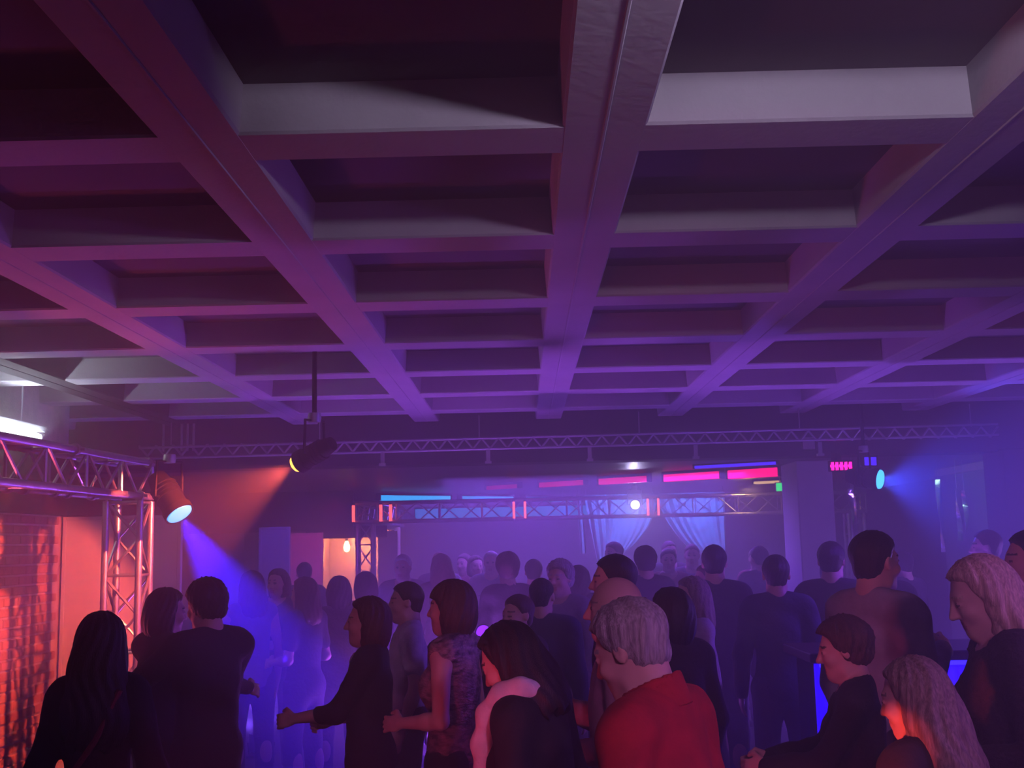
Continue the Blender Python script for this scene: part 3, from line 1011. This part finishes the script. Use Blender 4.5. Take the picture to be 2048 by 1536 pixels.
def hand_prims(B, wr, d, n, side, pose, fr=0.0088):
    """palm and five separate fingers; d = pointing direction, n = palm normal, side=+1 right hand"""
    d = d / np.linalg.norm(d)
    n = n - d * (n @ d)
    n /= np.linalg.norm(n)
    x = np.cross(d, n) * side
    R = np.stack([x, d, n], 1)
    P = lambda a, b, c: wr + R @ np.array([a, b, c])
    B.ell(P(0, 0.045, 0), (0.040, 0.052, 0.016), R, 0.02)
    curl = {'relaxed': 0.35, 'fist': 1.15, 'grip': 0.80}[pose]
    L = (0.068, 0.078, 0.072, 0.056)
    for k in range(4):
        xx = 0.030 - 0.020 * k
        p0 = P(xx * 0.9, 0.078, 0.002)
        ang = curl
        q1 = np.array([xx * 1.05, 0.085, 0.002]) + np.array([0, math.cos(ang * 0.6), math.sin(ang * 0.6)]) * L[k] * 0.5
        q2 = q1 + np.array([0, math.cos(ang * 1.8), math.sin(ang * 1.8)]) * L[k] * 0.5
        p1, p2 = P(*q1), P(*q2)
        B.cap(p0, p1, fr * 1.05, fr, 0.006)
        B.cap(p1, p2, fr, fr * 0.85, 0.004)
    t0, t1 = P(0.030, 0.020, 0.004), P(0.056, 0.052, 0.016)
    t2 = P(0.050, 0.084, 0.030 if pose != 'relaxed' else 0.016)
    B.cap(t0, t1, 0.013, 0.0105, 0.012)
    B.cap(t1, t2, 0.0105, 0.0085, 0.004)


HAIRCOL = {}


def hair_mat(name, c, c2):
    return mat('hair_' + name, c, 0.5, color2=c2, noise=0.4, nscale=30, stretch=(5, 5, 0.5), bump=0.35, bscale=70)


HM = {'black': hair_mat('black', (0.020, 0.014, 0.014), (0.008, 0.006, 0.007)),
      'brown': hair_mat('brown', (0.10, 0.055, 0.035), (0.045, 0.024, 0.017)),
      'grey': hair_mat('grey', (0.50, 0.49, 0.49), (0.20, 0.19, 0.19)),
      'white': hair_mat('white', (0.72, 0.70, 0.68), (0.45, 0.43, 0.42)),
      'blonde': hair_mat('blonde', (0.72, 0.56, 0.40), (0.34, 0.23, 0.15)),
      'ash': hair_mat('ash', (0.34, 0.26, 0.20), (0.12, 0.08, 0.06))}

STYLES = {
    # z samples -> front limit y of the hair
    'short': ([-0.20, -0.09, -0.05, -0.01, 0.04, 0.080, 0.105], [-0.12, -0.055, -0.005, 0.012, 0.035, 0.075, 0.30]),
    'crop': ([-0.20, -0.085, -0.05, -0.01, 0.04, 0.070, 0.09], [-0.12, -0.060, -0.010, 0.010, 0.035, 0.080, 0.30]),
    'bob': ([-0.30, -0.12, -0.05, 0.02, 0.045, 0.060, 0.08], [0.045, 0.035, 0.020, 0.025, 0.055, 0.30, 0.30]),
    'side': ([-0.40, -0.12, -0.05, 0.02, 0.06, 0.09, 0.11], [0.045, 0.030, 0.012, 0.018, 0.040, 0.080, 0.30]),
}


def hair_part(style, T, fine):
    B = Body()
    E = lambda c, r, k=0.03: B.ell(T(np.array(c)), r, T.R, k)
    lim = STYLES['short']
    cutlow = -0.11
    if style in ('short', 'curly', 'crop', 'fringe', 'wavy'):
        g = {'curly': 0.026, 'wavy': 0.019}.get(style, 0.012)
        if style == 'crop':
            g = 0.006
        E((0, -0.014, 0.030), (0.076 + g, 0.096 + g, 0.090 + g))
        E((0, -0.050, -0.040), (0.060 + g, 0.050 + g, 0.055))
        lim = STYLES['crop' if style == 'crop' else 'short']
    elif style == 'bob':
        E((0, -0.014, 0.034), (0.096, 0.112, 0.104), 0.04)
        E((0, -0.026, -0.040), (0.104, 0.100, 0.105), 0.05)
        lim = STYLES['bob']
        cutlow = -0.135
    elif style == 'bobside':
        E((0, -0.014, 0.030), (0.094, 0.112, 0.104), 0.04)
        E((0, -0.030, -0.050), (0.104, 0.100, 0.115), 0.05)
        lim = STYLES['side']
        cutlow = -0.15
    elif style == 'long':
        E((0, -0.014, 0.030), (0.090, 0.110, 0.102), 0.04)
        E((0, -0.032, -0.060), (0.104, 0.094, 0.120), 0.05)
        E((0, -0.080, -0.190), (0.120, 0.070, 0.190), 0.06)
        E((0, -0.095, -0.300), (0.125, 0.055, 0.130), 0.06)
        lim = STYLES['side']
        cutlow = -0.40
    elif style == 'shoulder':
        E((0, -0.014, 0.030), (0.092, 0.112, 0.104), 0.04)
        E((0, -0.032, -0.060), (0.106, 0.098, 0.125), 0.05)
        E((0, -0.060, -0.150), (0.116, 0.080, 0.120), 0.05)
        lim = STYLES['side']
        cutlow = -0.235
    lo, hi = B.bounds()
    st = fine
    ax = [np.arange(lo[i] - 0.03, hi[i] + 0.03, st).astype(np.float32) for i in range(3)]
    F = B.field(ax)
    g = np.stack(np.meshgrid(*ax, indexing='ij'), -1).reshape(-1, 3)
    H = T.inv(g.astype(float))
    Hy = H[:, 1].reshape(F.shape)
    Hz = H[:, 2].reshape(F.shape)
    Hx = H[:, 0].reshape(F.shape)
    ang = np.arctan2(Hx, Hy)
    amp = 0.0032 if style not in ('short', 'crop') else 0.0018
    F = F + amp * np.sin(ang * 21 + 4 * np.sin(Hz * 17)) + amp * 0.8 * np.sin(ang * 9 + Hz * 31 + 1.3)
    if style in ('short', 'crop', 'fringe', 'curly', 'wavy'):
        F = F + np.clip((0.05 - Hz) * (0.19 if style == 'wavy' else 0.13), 0, 0.03)
    if style == 'curly':
        F = F + 0.005 * np.sin(Hx * 190) * np.sin(Hy * 170 + 1) * np.sin(Hz * 180)
    yl = np.interp(Hz, *lim) + 0.005 * np.sin(Hz * 95 + 2 * np.sin(Hx * 40)) + 0.003 * np.sin(Hx * 160)
    F = F + 0.015 * np.exp(-np.clip(yl - Hy, 0, 1) / 0.016)
    F = np.maximum(F, (Hy - yl) * 0.75)
    F = np.maximum(F, cutlow + 0.012 * np.sin(ang * 11) - Hz)
    if style == 'fringe':
        F = np.maximum(F, Hz - 0.022 + 0.3 * (Hy + 0.05))
    V, Q = mesh_field(F.astype(np.float32), ax)
    return smooth_pts(V, Q, 1) if len(V) else V, Q


CLOTH = {}


def cloth(name, c, c2=None, bump=0.25, scale=40, rough=0.85):
    return mat('cloth_' + name, c, rough, noise=0.25, nscale=14, color2=c2, bump=bump, bscale=scale)


CL = {'black': cloth('black', (0.016, 0.014, 0.018)), 'charcoal': cloth('charcoal', (0.05, 0.045, 0.055)),
      'navy': cloth('navy', (0.03, 0.035, 0.085)), 'red': cloth('red', (0.52, 0.016, 0.03)),
      'white': cloth('white', (0.70, 0.68, 0.70)), 'pale': cloth('pale', (0.42, 0.42, 0.47)),
      'grey': cloth('grey', (0.20, 0.20, 0.24)), 'denim': cloth('denim', (0.06, 0.07, 0.14)),
      'maroon': cloth('maroon', (0.28, 0.03, 0.06)), 'pink': cloth('pink', (0.55, 0.30, 0.36)),
      'sequin': mat('cloth_sequin', (0.42, 0.28, 0.30), 0.35, color2=(0.035, 0.02, 0.03), noise=0.5, nscale=26, stretch=(1, 1, 2.2), bump=0.5, bscale=60),
      'fur': mat('cloth_fur', (0.045, 0.030, 0.030), 0.95, color2=(0.012, 0.009, 0.010), noise=0.5, nscale=60, bump=0.9, bscale=90)}
CL['shoe'] = mat('shoe_leather', (0.02, 0.018, 0.018), 0.4)


def person(X, Yw, ztop, heading, label, hair='short', hcol='brown', fem=False, top='black', bottom='charcoal', sleeve='long',
           bow=0, turn=0, lean=0, arms=('down', 'down'), hands=('relaxed', 'relaxed'), lod=1, jacket=False, collar=None,
           wide=1.0, dress=False, glasses=False, bracelet=False, scarf=False, tilt=0, bag=False):
    res = {0: (0.013, 0.0062), 1: (0.018, 0.0095), 2: (0.024, 0.0135)}[lod]
    coarse, fine = res
    lean_, bow_, turn_ = rad(lean), rad(bow), rad(turn)
    RL = rx(-lean_)
    hip = np.array([0, 0, 0.95])
    LP = lambda p: (RL @ (np.array(p, float) - hip) + hip)
    w = wide * (0.90 if fem else 1.0)
    RH = RL @ rz(turn_) @ rx(-bow_) @ ry(rad(tilt))
    piv = LP((0, -0.012, 1.485))
    T = HT(piv, np.array([0, 0.024, 0.113]), RH)
    B = Body()        # the whole body
    TS_, LG = Body(), Body()   # clothing: top, trousers
    sleeve_f = {'none': 0.0, 'short': 0.62, 'long': 2.0, 'half': 1.35}[sleeve]

    def tor(c, r, k=0.05):
        B.ell(LP(c), r, RL, k)
        TS_.ell(LP(c), r, RL, k)
    tor((0, 0.0, 1.275), (0.160 * w, 0.108 * (1 + 0.3 * (wide - 1)), 0.185))
    tor((0, 0.005, 1.08), ((0.128 if fem else 0.142) * wide, 0.100 * wide, 0.19))
    tor((0, -0.008, 0.925), (0.165 * (1.03 if fem else 0.98), 0.118, 0.135))
    if fem:
        for s in (-1, 1):
            tor((s * 0.070, 0.075, 1.255), (0.062, 0.058, 0.062), 0.04)
    sw = 0.178 * w
    for bb in (B, TS_):
        bb.cap(LP((-sw * 0.75, -0.01, 1.405)), LP((sw * 0.75, -0.01, 1.405)), 0.058, 0.058, 0.05)
    B.cap(LP((0, -0.022, 1.40)), T((0, -0.030, -0.050)), 0.056 if fem else 0.064, 0.050 if fem else 0.058, 0.03)
    for s in (-1, 1):
        for bb in (B, TS_):
            bb.cap(LP((s * 0.03, -0.028, 1.455)), LP((s * sw * 0.85, -0.012, 1.415)), 0.034, 0.045, 0.05)
    hand_pos = []
    extra = []
    for s, an, hp in ((1, arms[0], hands[0]), (-1, arms[1], hands[1])):
        el, wr = (ARMS[an] if isinstance(an, str) else an)
        sh = LP((s * sw, -0.008, 1.392))
        fx = lambda p: LP((s * p[0] * (0.93 if fem else 1.0), p[1], p[2]))
        e, r_ = fx(el), fx(wr)
        k = 0.90 if fem else 1.0
        B.cap(sh, e, 0.054 * k, 0.041 * k, 0.03)
        B.cap(e, e + (r_ - e) * 0.35, 0.040 * k, 0.041 * k, 0.02)
        B.cap(e + (r_ - e) * 0.3, r_, 0.041 * k, 0.027 * k, 0.02)
        if sleeve_f > 0:
            t1 = min(1, sleeve_f)
            TS_.cap(sh, sh + (e - sh) * t1, 0.055 * k, 0.055 * k - 0.010 * t1, 0.03)
            if sleeve_f > 1:
                t2 = min(0.97, sleeve_f - 1)
                TS_.cap(e, e + (r_ - e) * t2, 0.045 * k, 0.045 * k - 0.014 * t2, 0.02)
        d = r_ - e
        nrm = np.array([-s * 0.8, 0.25, -0.3])
        if an in ('bent', 'hold', 'reach', 'raise'):
            nrm = np.array([-s * 0.9, 0.05, -0.25]) if an != 'raise' else np.array([-s * 0.5, 0.6, 0.2])
        hand_prims(B, r_, d, nrm, s, hp, 0.0088 if lod == 0 else 0.0105)
        hand_pos.append(r_ + d / np.linalg.norm(d) * 0.075)
    stx = 0.02 * rng.uniform(0, 1)
    for s in (-1, 1):
        hp_, kn, an_ = (s * 0.088, 0.0, 0.90), (s * (0.098 + stx), 0.018, 0.49), (s * (0.10 + stx), -0.015, 0.085)
        B.cap(hp_, kn, 0.088, 0.058, 0.04)
        B.cap(kn, an_, 0.056, 0.038, 0.03)
        B.ell((s * (0.10 + stx), -0.028, 0.35), (0.050, 0.052, 0.11), None, 0.03)
        B.cap(an_, (s * (0.112 + stx), 0.13, 0.028), 0.036, 0.026, 0.03)
        LG.cap(hp_, kn, 0.092, 0.066, 0.04)
        LG.cap(kn, an_, 0.066, 0.060, 0.03)
    LG.ell((0, -0.008, 0.925), (0.168, 0.122, 0.135), None, 0.05)
    head_prims(B, T, fem, ears=True)

    hc = T((0, 0.01, 0))
    lo, hi = B.bounds()
    lo, hi = lo - 0.03, hi + 0.03
    lo[2] = 0.0 - 0.02
    sp = [[], [], []]
    for i in range(3):
        r = (0.10, 0.135, 0.145)[i]
        sp[i].append((hc[i] - r, hc[i] + r))
        for h in hand_pos:
            if lod < 2:
                sp[i].append((h[i] - 0.085, h[i] + 0.085))
    ax = [axis(lo[i], hi[i], coarse, fine, sp[i]) for i in range(3)]
    F = B.field(ax)
    V, Q = mesh_field(F, ax)
    V = smooth_pts(V, Q, 1) if lod else V
    # face colours by region of the head
    cen = V[Q].mean(1)
    H = T.inv(cen)
    mids = np.zeros(len(Q), int)
    lips = (np.abs(H[:, 0]) < 0.025 - 0.5 * np.abs(H[:, 2] + 0.0645)) & (H[:, 1] > 0.076) & (np.abs(H[:, 2] + 0.0645) < 0.0125)
    mids[lips] = 1
    for s in (-1, 1):
        mids[(((H[:, 0] - s * 0.031) / 0.012) ** 2 + ((H[:, 2] - 0.005) / 0.0065) ** 2 < 1) & (H[:, 1] > 0.07)] = 2
        mids[(np.abs(H[:, 0] - s * 0.032) < 0.021) & (np.abs(H[:, 2] - 0.030 + 0.15 * (np.abs(H[:, 0]) - 0.03)) < 0.0042) & (H[:, 1] > 0.06)] = 3
    crown = T((0, -0.012, 0.118 + (0.015 if hair not in (None, 'fringe') else 0)))
    sc = ztop / crown[2]
    hd_ = rad(heading)
    ho = rz(hd_) @ (hc * sc)
    me = make_mesh('person', V, Q, [M_SKIN, M_LIP, M_EYE, HM[hcol] if hcol in HM else M_BROW], mids)
    root = bpy.data.objects.new('person', me)
    COL.objects.link(root)
    root.location = (X - ho[0], Yw - ho[1], 0)
    root.rotation_euler = (0, 0, hd_)
    root.scale = (sc, sc, sc)
    tag(root, label, 'person')

    def child(name, V, Q, m):
        if not len(Q):
            return None
        o = bpy.data.objects.new(name, make_mesh(name, V, Q, [m]))
        COL.objects.link(o)
        o.parent = root
        return o

    # ---- top
    inf = 0.030 if jacket else 0.013
    cst = coarse * 0.95
    lo, hi = TS_.bounds()
    hem = 0.84 if not dress else 0.50
    if dress:
        TS_.cap(LP((0, -0.005, 0.92)), (0, 0.0, 0.48), 0.13, 0.20, 0.08)
    lo, hi = TS_.bounds()
    ax = [np.arange(lo[i] - inf - 0.03, hi[i] + inf + 0.03, cst).astype(np.float32) for i in range(3)]
    F = TS_.field(ax, inf)
    x, y, z = ax[0][:, None, None], ax[1][None, :, None], ax[2][None, None, :]
    F = F + 0.0035 * np.sin(z * 38 + 9 * x + 5 * np.sin(y * 14)) * np.sin(x * 21 + z * 8 + 1) + 0.003 * np.sin(y * 31 + z * 17)
    if top == 'fur':
        F = F + 0.006 * np.sin(x * 110 + 3 * np.sin(z * 60)) * np.sin(z * 120) * np.sin(y * 115)
    F = np.maximum(F, hem - z + 0 * F)
    nk = LP((0, 0.035, 1.475))
    fr_ = 1.0 if not fem else 1.25
    D = np.sqrt(((x - nk[0]) / (0.070 * fr_)) ** 2 + ((y - nk[1]) / 0.095) ** 2 + ((z - nk[2]) / (0.055 * fr_)) ** 2)
    F = np.maximum(F, (1 - D) * 0.05)
    if jacket:     # open front
        F = np.maximum(F, 0.75 * np.minimum((0.030 + 0.10 * np.maximum(z - 1.15, 0)) - np.abs(x + 0 * z), y - 0.0 * z - 0.05))
    V, Q = mesh_field(F.astype(np.float32), ax)
    V = smooth_pts(V, Q, 1)
    nm = 'jacket' if jacket else ('dress' if dress else ('coat' if top == 'fur' else ('top' if fem else 'shirt')))
    child(nm, V, Q, CL[top])
    if jacket:     # shirt under the open jacket
        hemi = 0.88
        ax2 = [np.arange(lo[i] - 0.03, hi[i] + 0.03, cst).astype(np.float32) for i in range(3)]
        T2 = Body()
        T2.p = TS_.p[:3 + (2 if fem else 0)]
        lo2, hi2 = T2.bounds()
        ax2 = [np.arange(lo2[i] - 0.03, hi2[i] + 0.03, cst).astype(np.float32) for i in range(3)]
        F = np.maximum(T2.field(ax2, 0.010), hemi - ax2[2][None, None, :])
        V, Q = mesh_field(F.astype(np.float32), ax2)
        child('shirt', V, Q, CL['charcoal'] if not scarf else CL['black'])
    # ---- trousers
    lo, hi = LG.bounds()
    ax = [np.arange(lo[i] - 0.04, hi[i] + 0.04, cst * 1.15).astype(np.float32) for i in range(3)]
    F = LG.field(ax, 0.006)
    F = np.maximum(F, ax[2][None, None, :] - 1.0)
    F = np.maximum(F, 0.06 - ax[2][None, None, :])
    V, Q = mesh_field(F.astype(np.float32), ax)
    child('trousers', smooth_pts(V, Q, 1), Q, CL[bottom])
    # ---- shoes
    for s in (-1, 1):
        SB = Body()
        SB.cap((s * (0.10 + stx), -0.035, 0.045), (s * (0.113 + stx), 0.14, 0.034), 0.046, 0.036, 0.03)
        SB.cap((s * (0.10 + stx), -0.02, 0.05), (s * (0.10 + stx), -0.02, 0.10), 0.048, 0.046, 0.03)
        lo, hi = SB.bounds()
        ax = [np.arange(lo[i] - 0.02, hi[i] + 0.02, 0.014).astype(np.float32) for i in range(3)]
        F = SB.field(ax)
        F = np.maximum(F, 0.001 - ax[2][None, None, :])
        V, Q = mesh_field(F.astype(np.float32), ax)
        child('shoe', V, Q, CL['shoe'])
    # ---- hair
    if hair:
        V, Q = hair_part(hair, T, max(fine, 0.0065))
        child('hair', V, Q, HM[hcol])
    # ---- collar
    if collar:
        CB = Body()
        a, b = LP((0, -0.020, 1.42)), T((0, -0.030, -0.075))
        CB.cap(a, b, 0.088, 0.074, 0.02)
        lo, hi = CB.bounds()
        ax = [np.arange(lo[i] - 0.03, hi[i] + 0.03, 0.008).astype(np.float32) for i in range(3)]
        F = CB.field(ax)
        x, y, z = ax[0][:, None, None], ax[1][None, :, None], ax[2][None, None, :]
        F = np.maximum(np.abs(F) - 0.006, 0 * F - 1)
        hz = 1.50 - 0.45 * (y - nk[1] + 0.035)
        F = np.maximum(F, z - hz)
        F = np.maximum(F, (1.415 - 0.35 * (y - nk[1] + 0.035)) - z)
        F = np.maximum(F, np.minimum(0.018 + 0.35 * np.maximum(z - 1.44, 0) - np.abs(x), y - nk[1] + 0.02))
        V, Q = mesh_field(F.astype(np.float32), ax)
        child('collar', V, Q, CL[collar])
    if scarf:      # broad pale collar crossing the chest
        for s in (-1, 1):
            pts = [LP((s * 0.06, -0.085, 1.480)), LP((s * 0.105, -0.04, 1.490)), LP((s * 0.120, 0.03, 1.478)), LP((s * 0.115, 0.095, 1.42)), LP((s * 0.088, 0.145, 1.33)), LP((s * 0.060, 0.172, 1.22)), LP((s * 0.040, 0.175, 1.08))]
            SB = Body()
            for p, q in zip(pts[:-1], pts[1:]):
                SB.cap(p, q, 0.034, 0.034, 0.04)
            lo, hi = SB.bounds()
            ax = [np.arange(lo[i] - 0.02, hi[i] + 0.02, 0.009).astype(np.float32) for i in range(3)]
            F = SB.field(ax)
            x, y, z = ax[0][:, None, None], ax[1][None, :, None], ax[2][None, None, :]
            F = F + 0.0015 * np.sin(x * 90 + z * 60)
            V, Q = mesh_field(F.astype(np.float32), ax)
            child('lapel', V, Q, CL['white'])
    if glasses:
        g = MB()
        for s in (-1, 1):
            ring = [T((s * 0.033 + 0.024 * math.cos(a), 0.100, 0.003 + 0.019 * math.sin(a))) for a in np.linspace(0, 2 * PI, 17)]
            g.tube(ring, 0.0022, 5, False)
            g.tube([T((s * 0.057, 0.098, 0.008)), T((s * 0.080, 0.03, 0.010)), T((s * 0.083, -0.015, 0.004))], 0.0022, 5)
        g.tube([T((-0.010, 0.101, 0.006)), T((0.010, 0.101, 0.006))], 0.0022, 5)
        g.build('glasses', M_LAMPBLACK, root)
    if bracelet:
        el, wr = ARMS[arms[0]]
        e, r_ = LP(el), LP(wr)
        d = (r_ - e) / np.linalg.norm(r_ - e)
        MB().lathe([(0.030, -0.010), (0.034, -0.008), (0.034, 0.008), (0.030, 0.010)], 18, r_ - d * 0.02, d).build('bracelet', CL['white'], root, True)
    if bag:
        MB().tube([LP((0.10, -0.115, 1.43)), LP((0.02, -0.145, 1.25)), LP((-0.14, -0.125, 1.02)), LP((-0.20, -0.05, 0.86))], 0.012, 8).build('bag_strap', CL['maroon'], root, True)
    return root


P = person
# nearest people, left to right
P(-1.56, 4.30, 1.590, 8, 'person with long straight black hair seen from behind, nearest the brick wall', 'long', 'black', True, 'black', 'black', lod=0, arms=('down', 'down'), bag=True, wide=0.86)
P(-1.83, 5.98, 1.615, -38, 'person in black with dark bob leaning into a dancing partner', 'bobside', 'black', True, 'black', 'black', lod=0, arms=('hug', 'hug'), turn=-10, bow=6)
P(-1.55, 5.62, 1.660, 52, 'person in black with short tousled dark hair embracing the bob haired partner', 'curly', 'black', False, 'black', 'black', lod=0, arms=('hug', 'hug'), bow=8, wide=1.1)
P(-0.760, 5.50, 1.570, 88, 'person with dark bob in profile, black short sleeved top, forearms held out', 'bobside', 'brown', True, 'black', 'black', 'half', lod=0, arms=('bent', 'reach'), hands=('fist', 'fist'))
P(-0.345, 5.20, 1.645, 70, 'person with full brown bob and glittering patterned sleeveless top', 'bob', 'brown', True, 'sequin', 'black', 'none', lod=0, arms=('down', 'bent'))
P(-0.065, 3.70, 1.545, 62, 'person with dark hair bowing forward, black jacket with broad pale lapels', 'shoulder', 'black', True, 'black', 'black', lod=0, arms=('bent', 'bent'), bow=22, lean=8, scarf=True)
P(0.315, 4.30, 1.668, 84, 'bald person in profile with pale pink shirt behind the red shirt', 'fringe', 'ash', False, 'pink', 'denim', lod=0, arms=('hold', 'bent'), hands=('grip', 'grip'))
P(0.255, 3.00, 1.645, 58, 'person with short grey hair and red collared shirt in the foreground', 'wavy', 'grey', False, 'red', 'denim', lod=0, arms=('bent', 'bent'), bow=16, lean=6, collar='red', wide=1.12)
P(1.144, 4.30, 1.505, 75, 'small person with short dark hair, black clothes and a hand held out', 'curly', 'brown', True, 'black', 'black', lod=0, arms=('reach', 'reach'), hands=('grip', 'fist'), bow=10)
P(1.03, 3.20, 1.475, 36, 'person with long streaked blonde hair and a red lit cheek in the corner', 'long', 'ash', True, 'black', 'black', lod=0, arms=('bent', 'bent'), bow=12, turn=12)
P(1.465, 3.80, 1.725, 82, 'person with blonde hair in profile looking down, dark furry coat', 'shoulder', 'blonde', True, 'fur', 'black', lod=0, arms=('bent', 'bent'), bow=20, wide=1.1)
P(2.150, 5.00, 1.815, 80, 'person in black cut off by the right edge of the picture', 'short', 'black', False, 'black', 'black', lod=1)
P(1.512, 5.00, 1.825, -62, 'tall person with dark hair and pale shirt turned to the right', 'short', 'black', False, 'pale', 'charcoal', lod=0, arms=('hold', 'down'), hands=('grip', 'relaxed'), wide=1.08)
P(2.00, 7.60, 1.772, -25, 'person in dark shirt behind the bar, left of the tall pale shirt', 'short', 'black', False, 'charcoal', 'charcoal', lod=1)
P(1.545, 7.20, 1.70, -8, 'person in dark jacket seen from behind in front of the column', 'short', 'black', False, 'navy', 'denim', lod=0, arms=('down', 'down'), wide=0.95)
# middle of the crowd
P(-2.04, 8.65, 1.645, 30, 'dancer in blue haze with one bent arm raised and a wrist band', 'shoulder', 'brown', True, 'grey', 'black', 'none', arms=('down', 'raise'), bracelet=False)
P(-1.58, 8.25, 1.60, 60, 'dancer in blue haze beside the raised arm', 'shoulder', 'brown', True, 'navy', 'navy', 'short', arms=('bent', 'bent'))
P(-1.40, 8.75, 1.59, 10, 'dark silhouetted person below the magenta partition', 'bobside', 'black', True, 'black', 'black')
P(-0.700, 6.70, 1.600, 100, 'person in a white shirt facing left behind the dark bob', 'short', 'brown', False, 'white', 'charcoal', 'short', arms=('hold', 'down'), hands=('grip', 'relaxed'))
P(-0.42, 7.15, 1.45, 20, 'person in dark jacket between the white shirt and the glittering top', 'short', 'black', False, 'black', 'black')
P(-0.055, 6.30, 1.530, 130, 'person with short dark hair behind the bowing dark haired one', 'short', 'brown', True, 'charcoal', 'black', arms=('hold', 'down'), hands=('grip', 'relaxed'))
P(0.10, 7.00, 1.60, -15, 'broad dark backed person in the middle of the crowd', 'crop', 'black', False, 'navy', 'black', wide=1.1)
P(0.230, 8.00, 1.680, 150, 'person with curly grey hair facing the viewer in the crowd', 'curly', 'grey', False, 'grey', 'charcoal')
P(0.410, 5.60, 1.742, 85, 'dark haired person whose forehead shows above the bald one', 'short', 'black', False, 'navy', 'charcoal')
P(0.62, 5.10, 1.60, 30, 'dark haired person hidden behind the grey haired one', 'bobside', 'black', True, 'black', 'black', lod=1)
P(0.905, 6.50, 1.600, 100, 'person with shoulder length hair and a long pale grey top', 'shoulder', 'ash', True, 'pale', 'black', lod=1, arms=('bent', 'down'))
P(1.30, 8.0, 1.765, -10, 'tall dark haired person in navy behind the pale grey top', 'short', 'black', False, 'navy', 'denim')
P(2.555, 8.40, 1.715, 10, 'dark silhouetted person beyond the bar right of the tall man', 'short', 'black', False, 'charcoal', 'charcoal')
P(3.546, 9.00, 1.828, 70, 'dark haired person in front of the grey green wall', 'short', 'black', False, 'grey', 'charcoal')
# far crowd: x, y, crown height, heading, hair, colour, feminine, top, label
FAR = [
    (-2.28, 12.0, 1.66, 15, 'short', 'black', False, 'black', 'dark silhouetted head against the warm doorway'),
    (-2.05, 9.6, 1.64, 160, 'bobside', 'brown', True, 'charcoal', 'silhouetted person left of the far truss tower'),
    (-1.27, 9.2, 1.61, 25, 'bobside', 'black', True, 'navy', 'dark haired person right of the far truss tower'),
    (-1.16, 11.0, 1.725, 170, 'short', 'white', False, 'grey', 'white haired person in the far crowd left of centre'),
    (-0.92, 12.5, 1.73, 185, 'fringe', 'grey', False, 'pale', 'bald person in the far crowd left of centre'),
    (-0.74, 10.2, 1.73, 20, 'long', 'brown', True, 'charcoal', 'person with long dark hair in the far crowd left of centre'),
    (-0.72, 13.6, 1.70, 150, 'short', 'brown', False, 'maroon', 'red lit face in the far crowd left of centre'),
    (-0.55, 13.2, 1.68, 200, 'bobside', 'brown', True, 'maroon', 'second red lit face in the far crowd'),
    (-0.36, 12.4, 1.73, 175, 'short', 'white', False, 'grey', 'white haired head behind the middle of the crowd'),
    (-0.14, 9.2, 1.73, 10, 'curly', 'brown', True, 'charcoal', 'person with big dark hair in the middle distance'),
    (0.08, 10.6, 1.66, -5, 'short', 'black', False, 'navy', 'dark backed person left of the curly grey hair'),
    (0.42, 9.4, 1.62, 15, 'bobside', 'black', True, 'charcoal', 'dark bob right of the curly grey hair'),
    (0.92, 12.2, 1.80, 130, 'short', 'black', False, 'charcoal', 'dark haired person with red lit face under the left curtain'),
    (1.02, 9.9, 1.75, 5, 'curly', 'black', False, 'charcoal', 'broad dark head below the left curtain'),
    (1.35, 8.8, 1.62, 100, 'short', 'brown', False, 'navy', 'person in navy below the curtain gap'),
    (1.48, 12.0, 1.72, 175, 'short', 'brown', True, 'maroon', 'pink faced person below the curtain gap'),
    (1.62, 13.0, 1.80, 190, 'crop', 'brown', False, 'charcoal', 'tall person under the curtain gap'),
    (1.78, 12.4, 1.76, 170, 'crop', 'ash', False, 'grey', 'orange lit face under the right curtain'),
    (2.28, 11.4, 1.73, 20, 'short', 'black', False, 'navy', 'dark head below the right curtain'),
    (2.50, 12.6, 1.70, 165, 'short', 'ash', True, 'maroon', 'orange lit face just left of the square column'),
    (2.62, 10.0, 1.64, 160, 'bobside', 'black', True, 'charcoal', 'dark person standing against the square column'),
    (3.35, 10.4, 1.66, 30, 'short', 'black', False, 'charcoal', 'dark person right of the square column'),
]
for (x, y, zt, hd0, hs, hc_, fm, tp, lb) in FAR:
    P(x, y, zt, hd0, lb, hs, hc_, fm, tp, 'charcoal', lod=2, arms=(random.choice(('down', 'bent', 'hold')), random.choice(('down', 'bent'))))
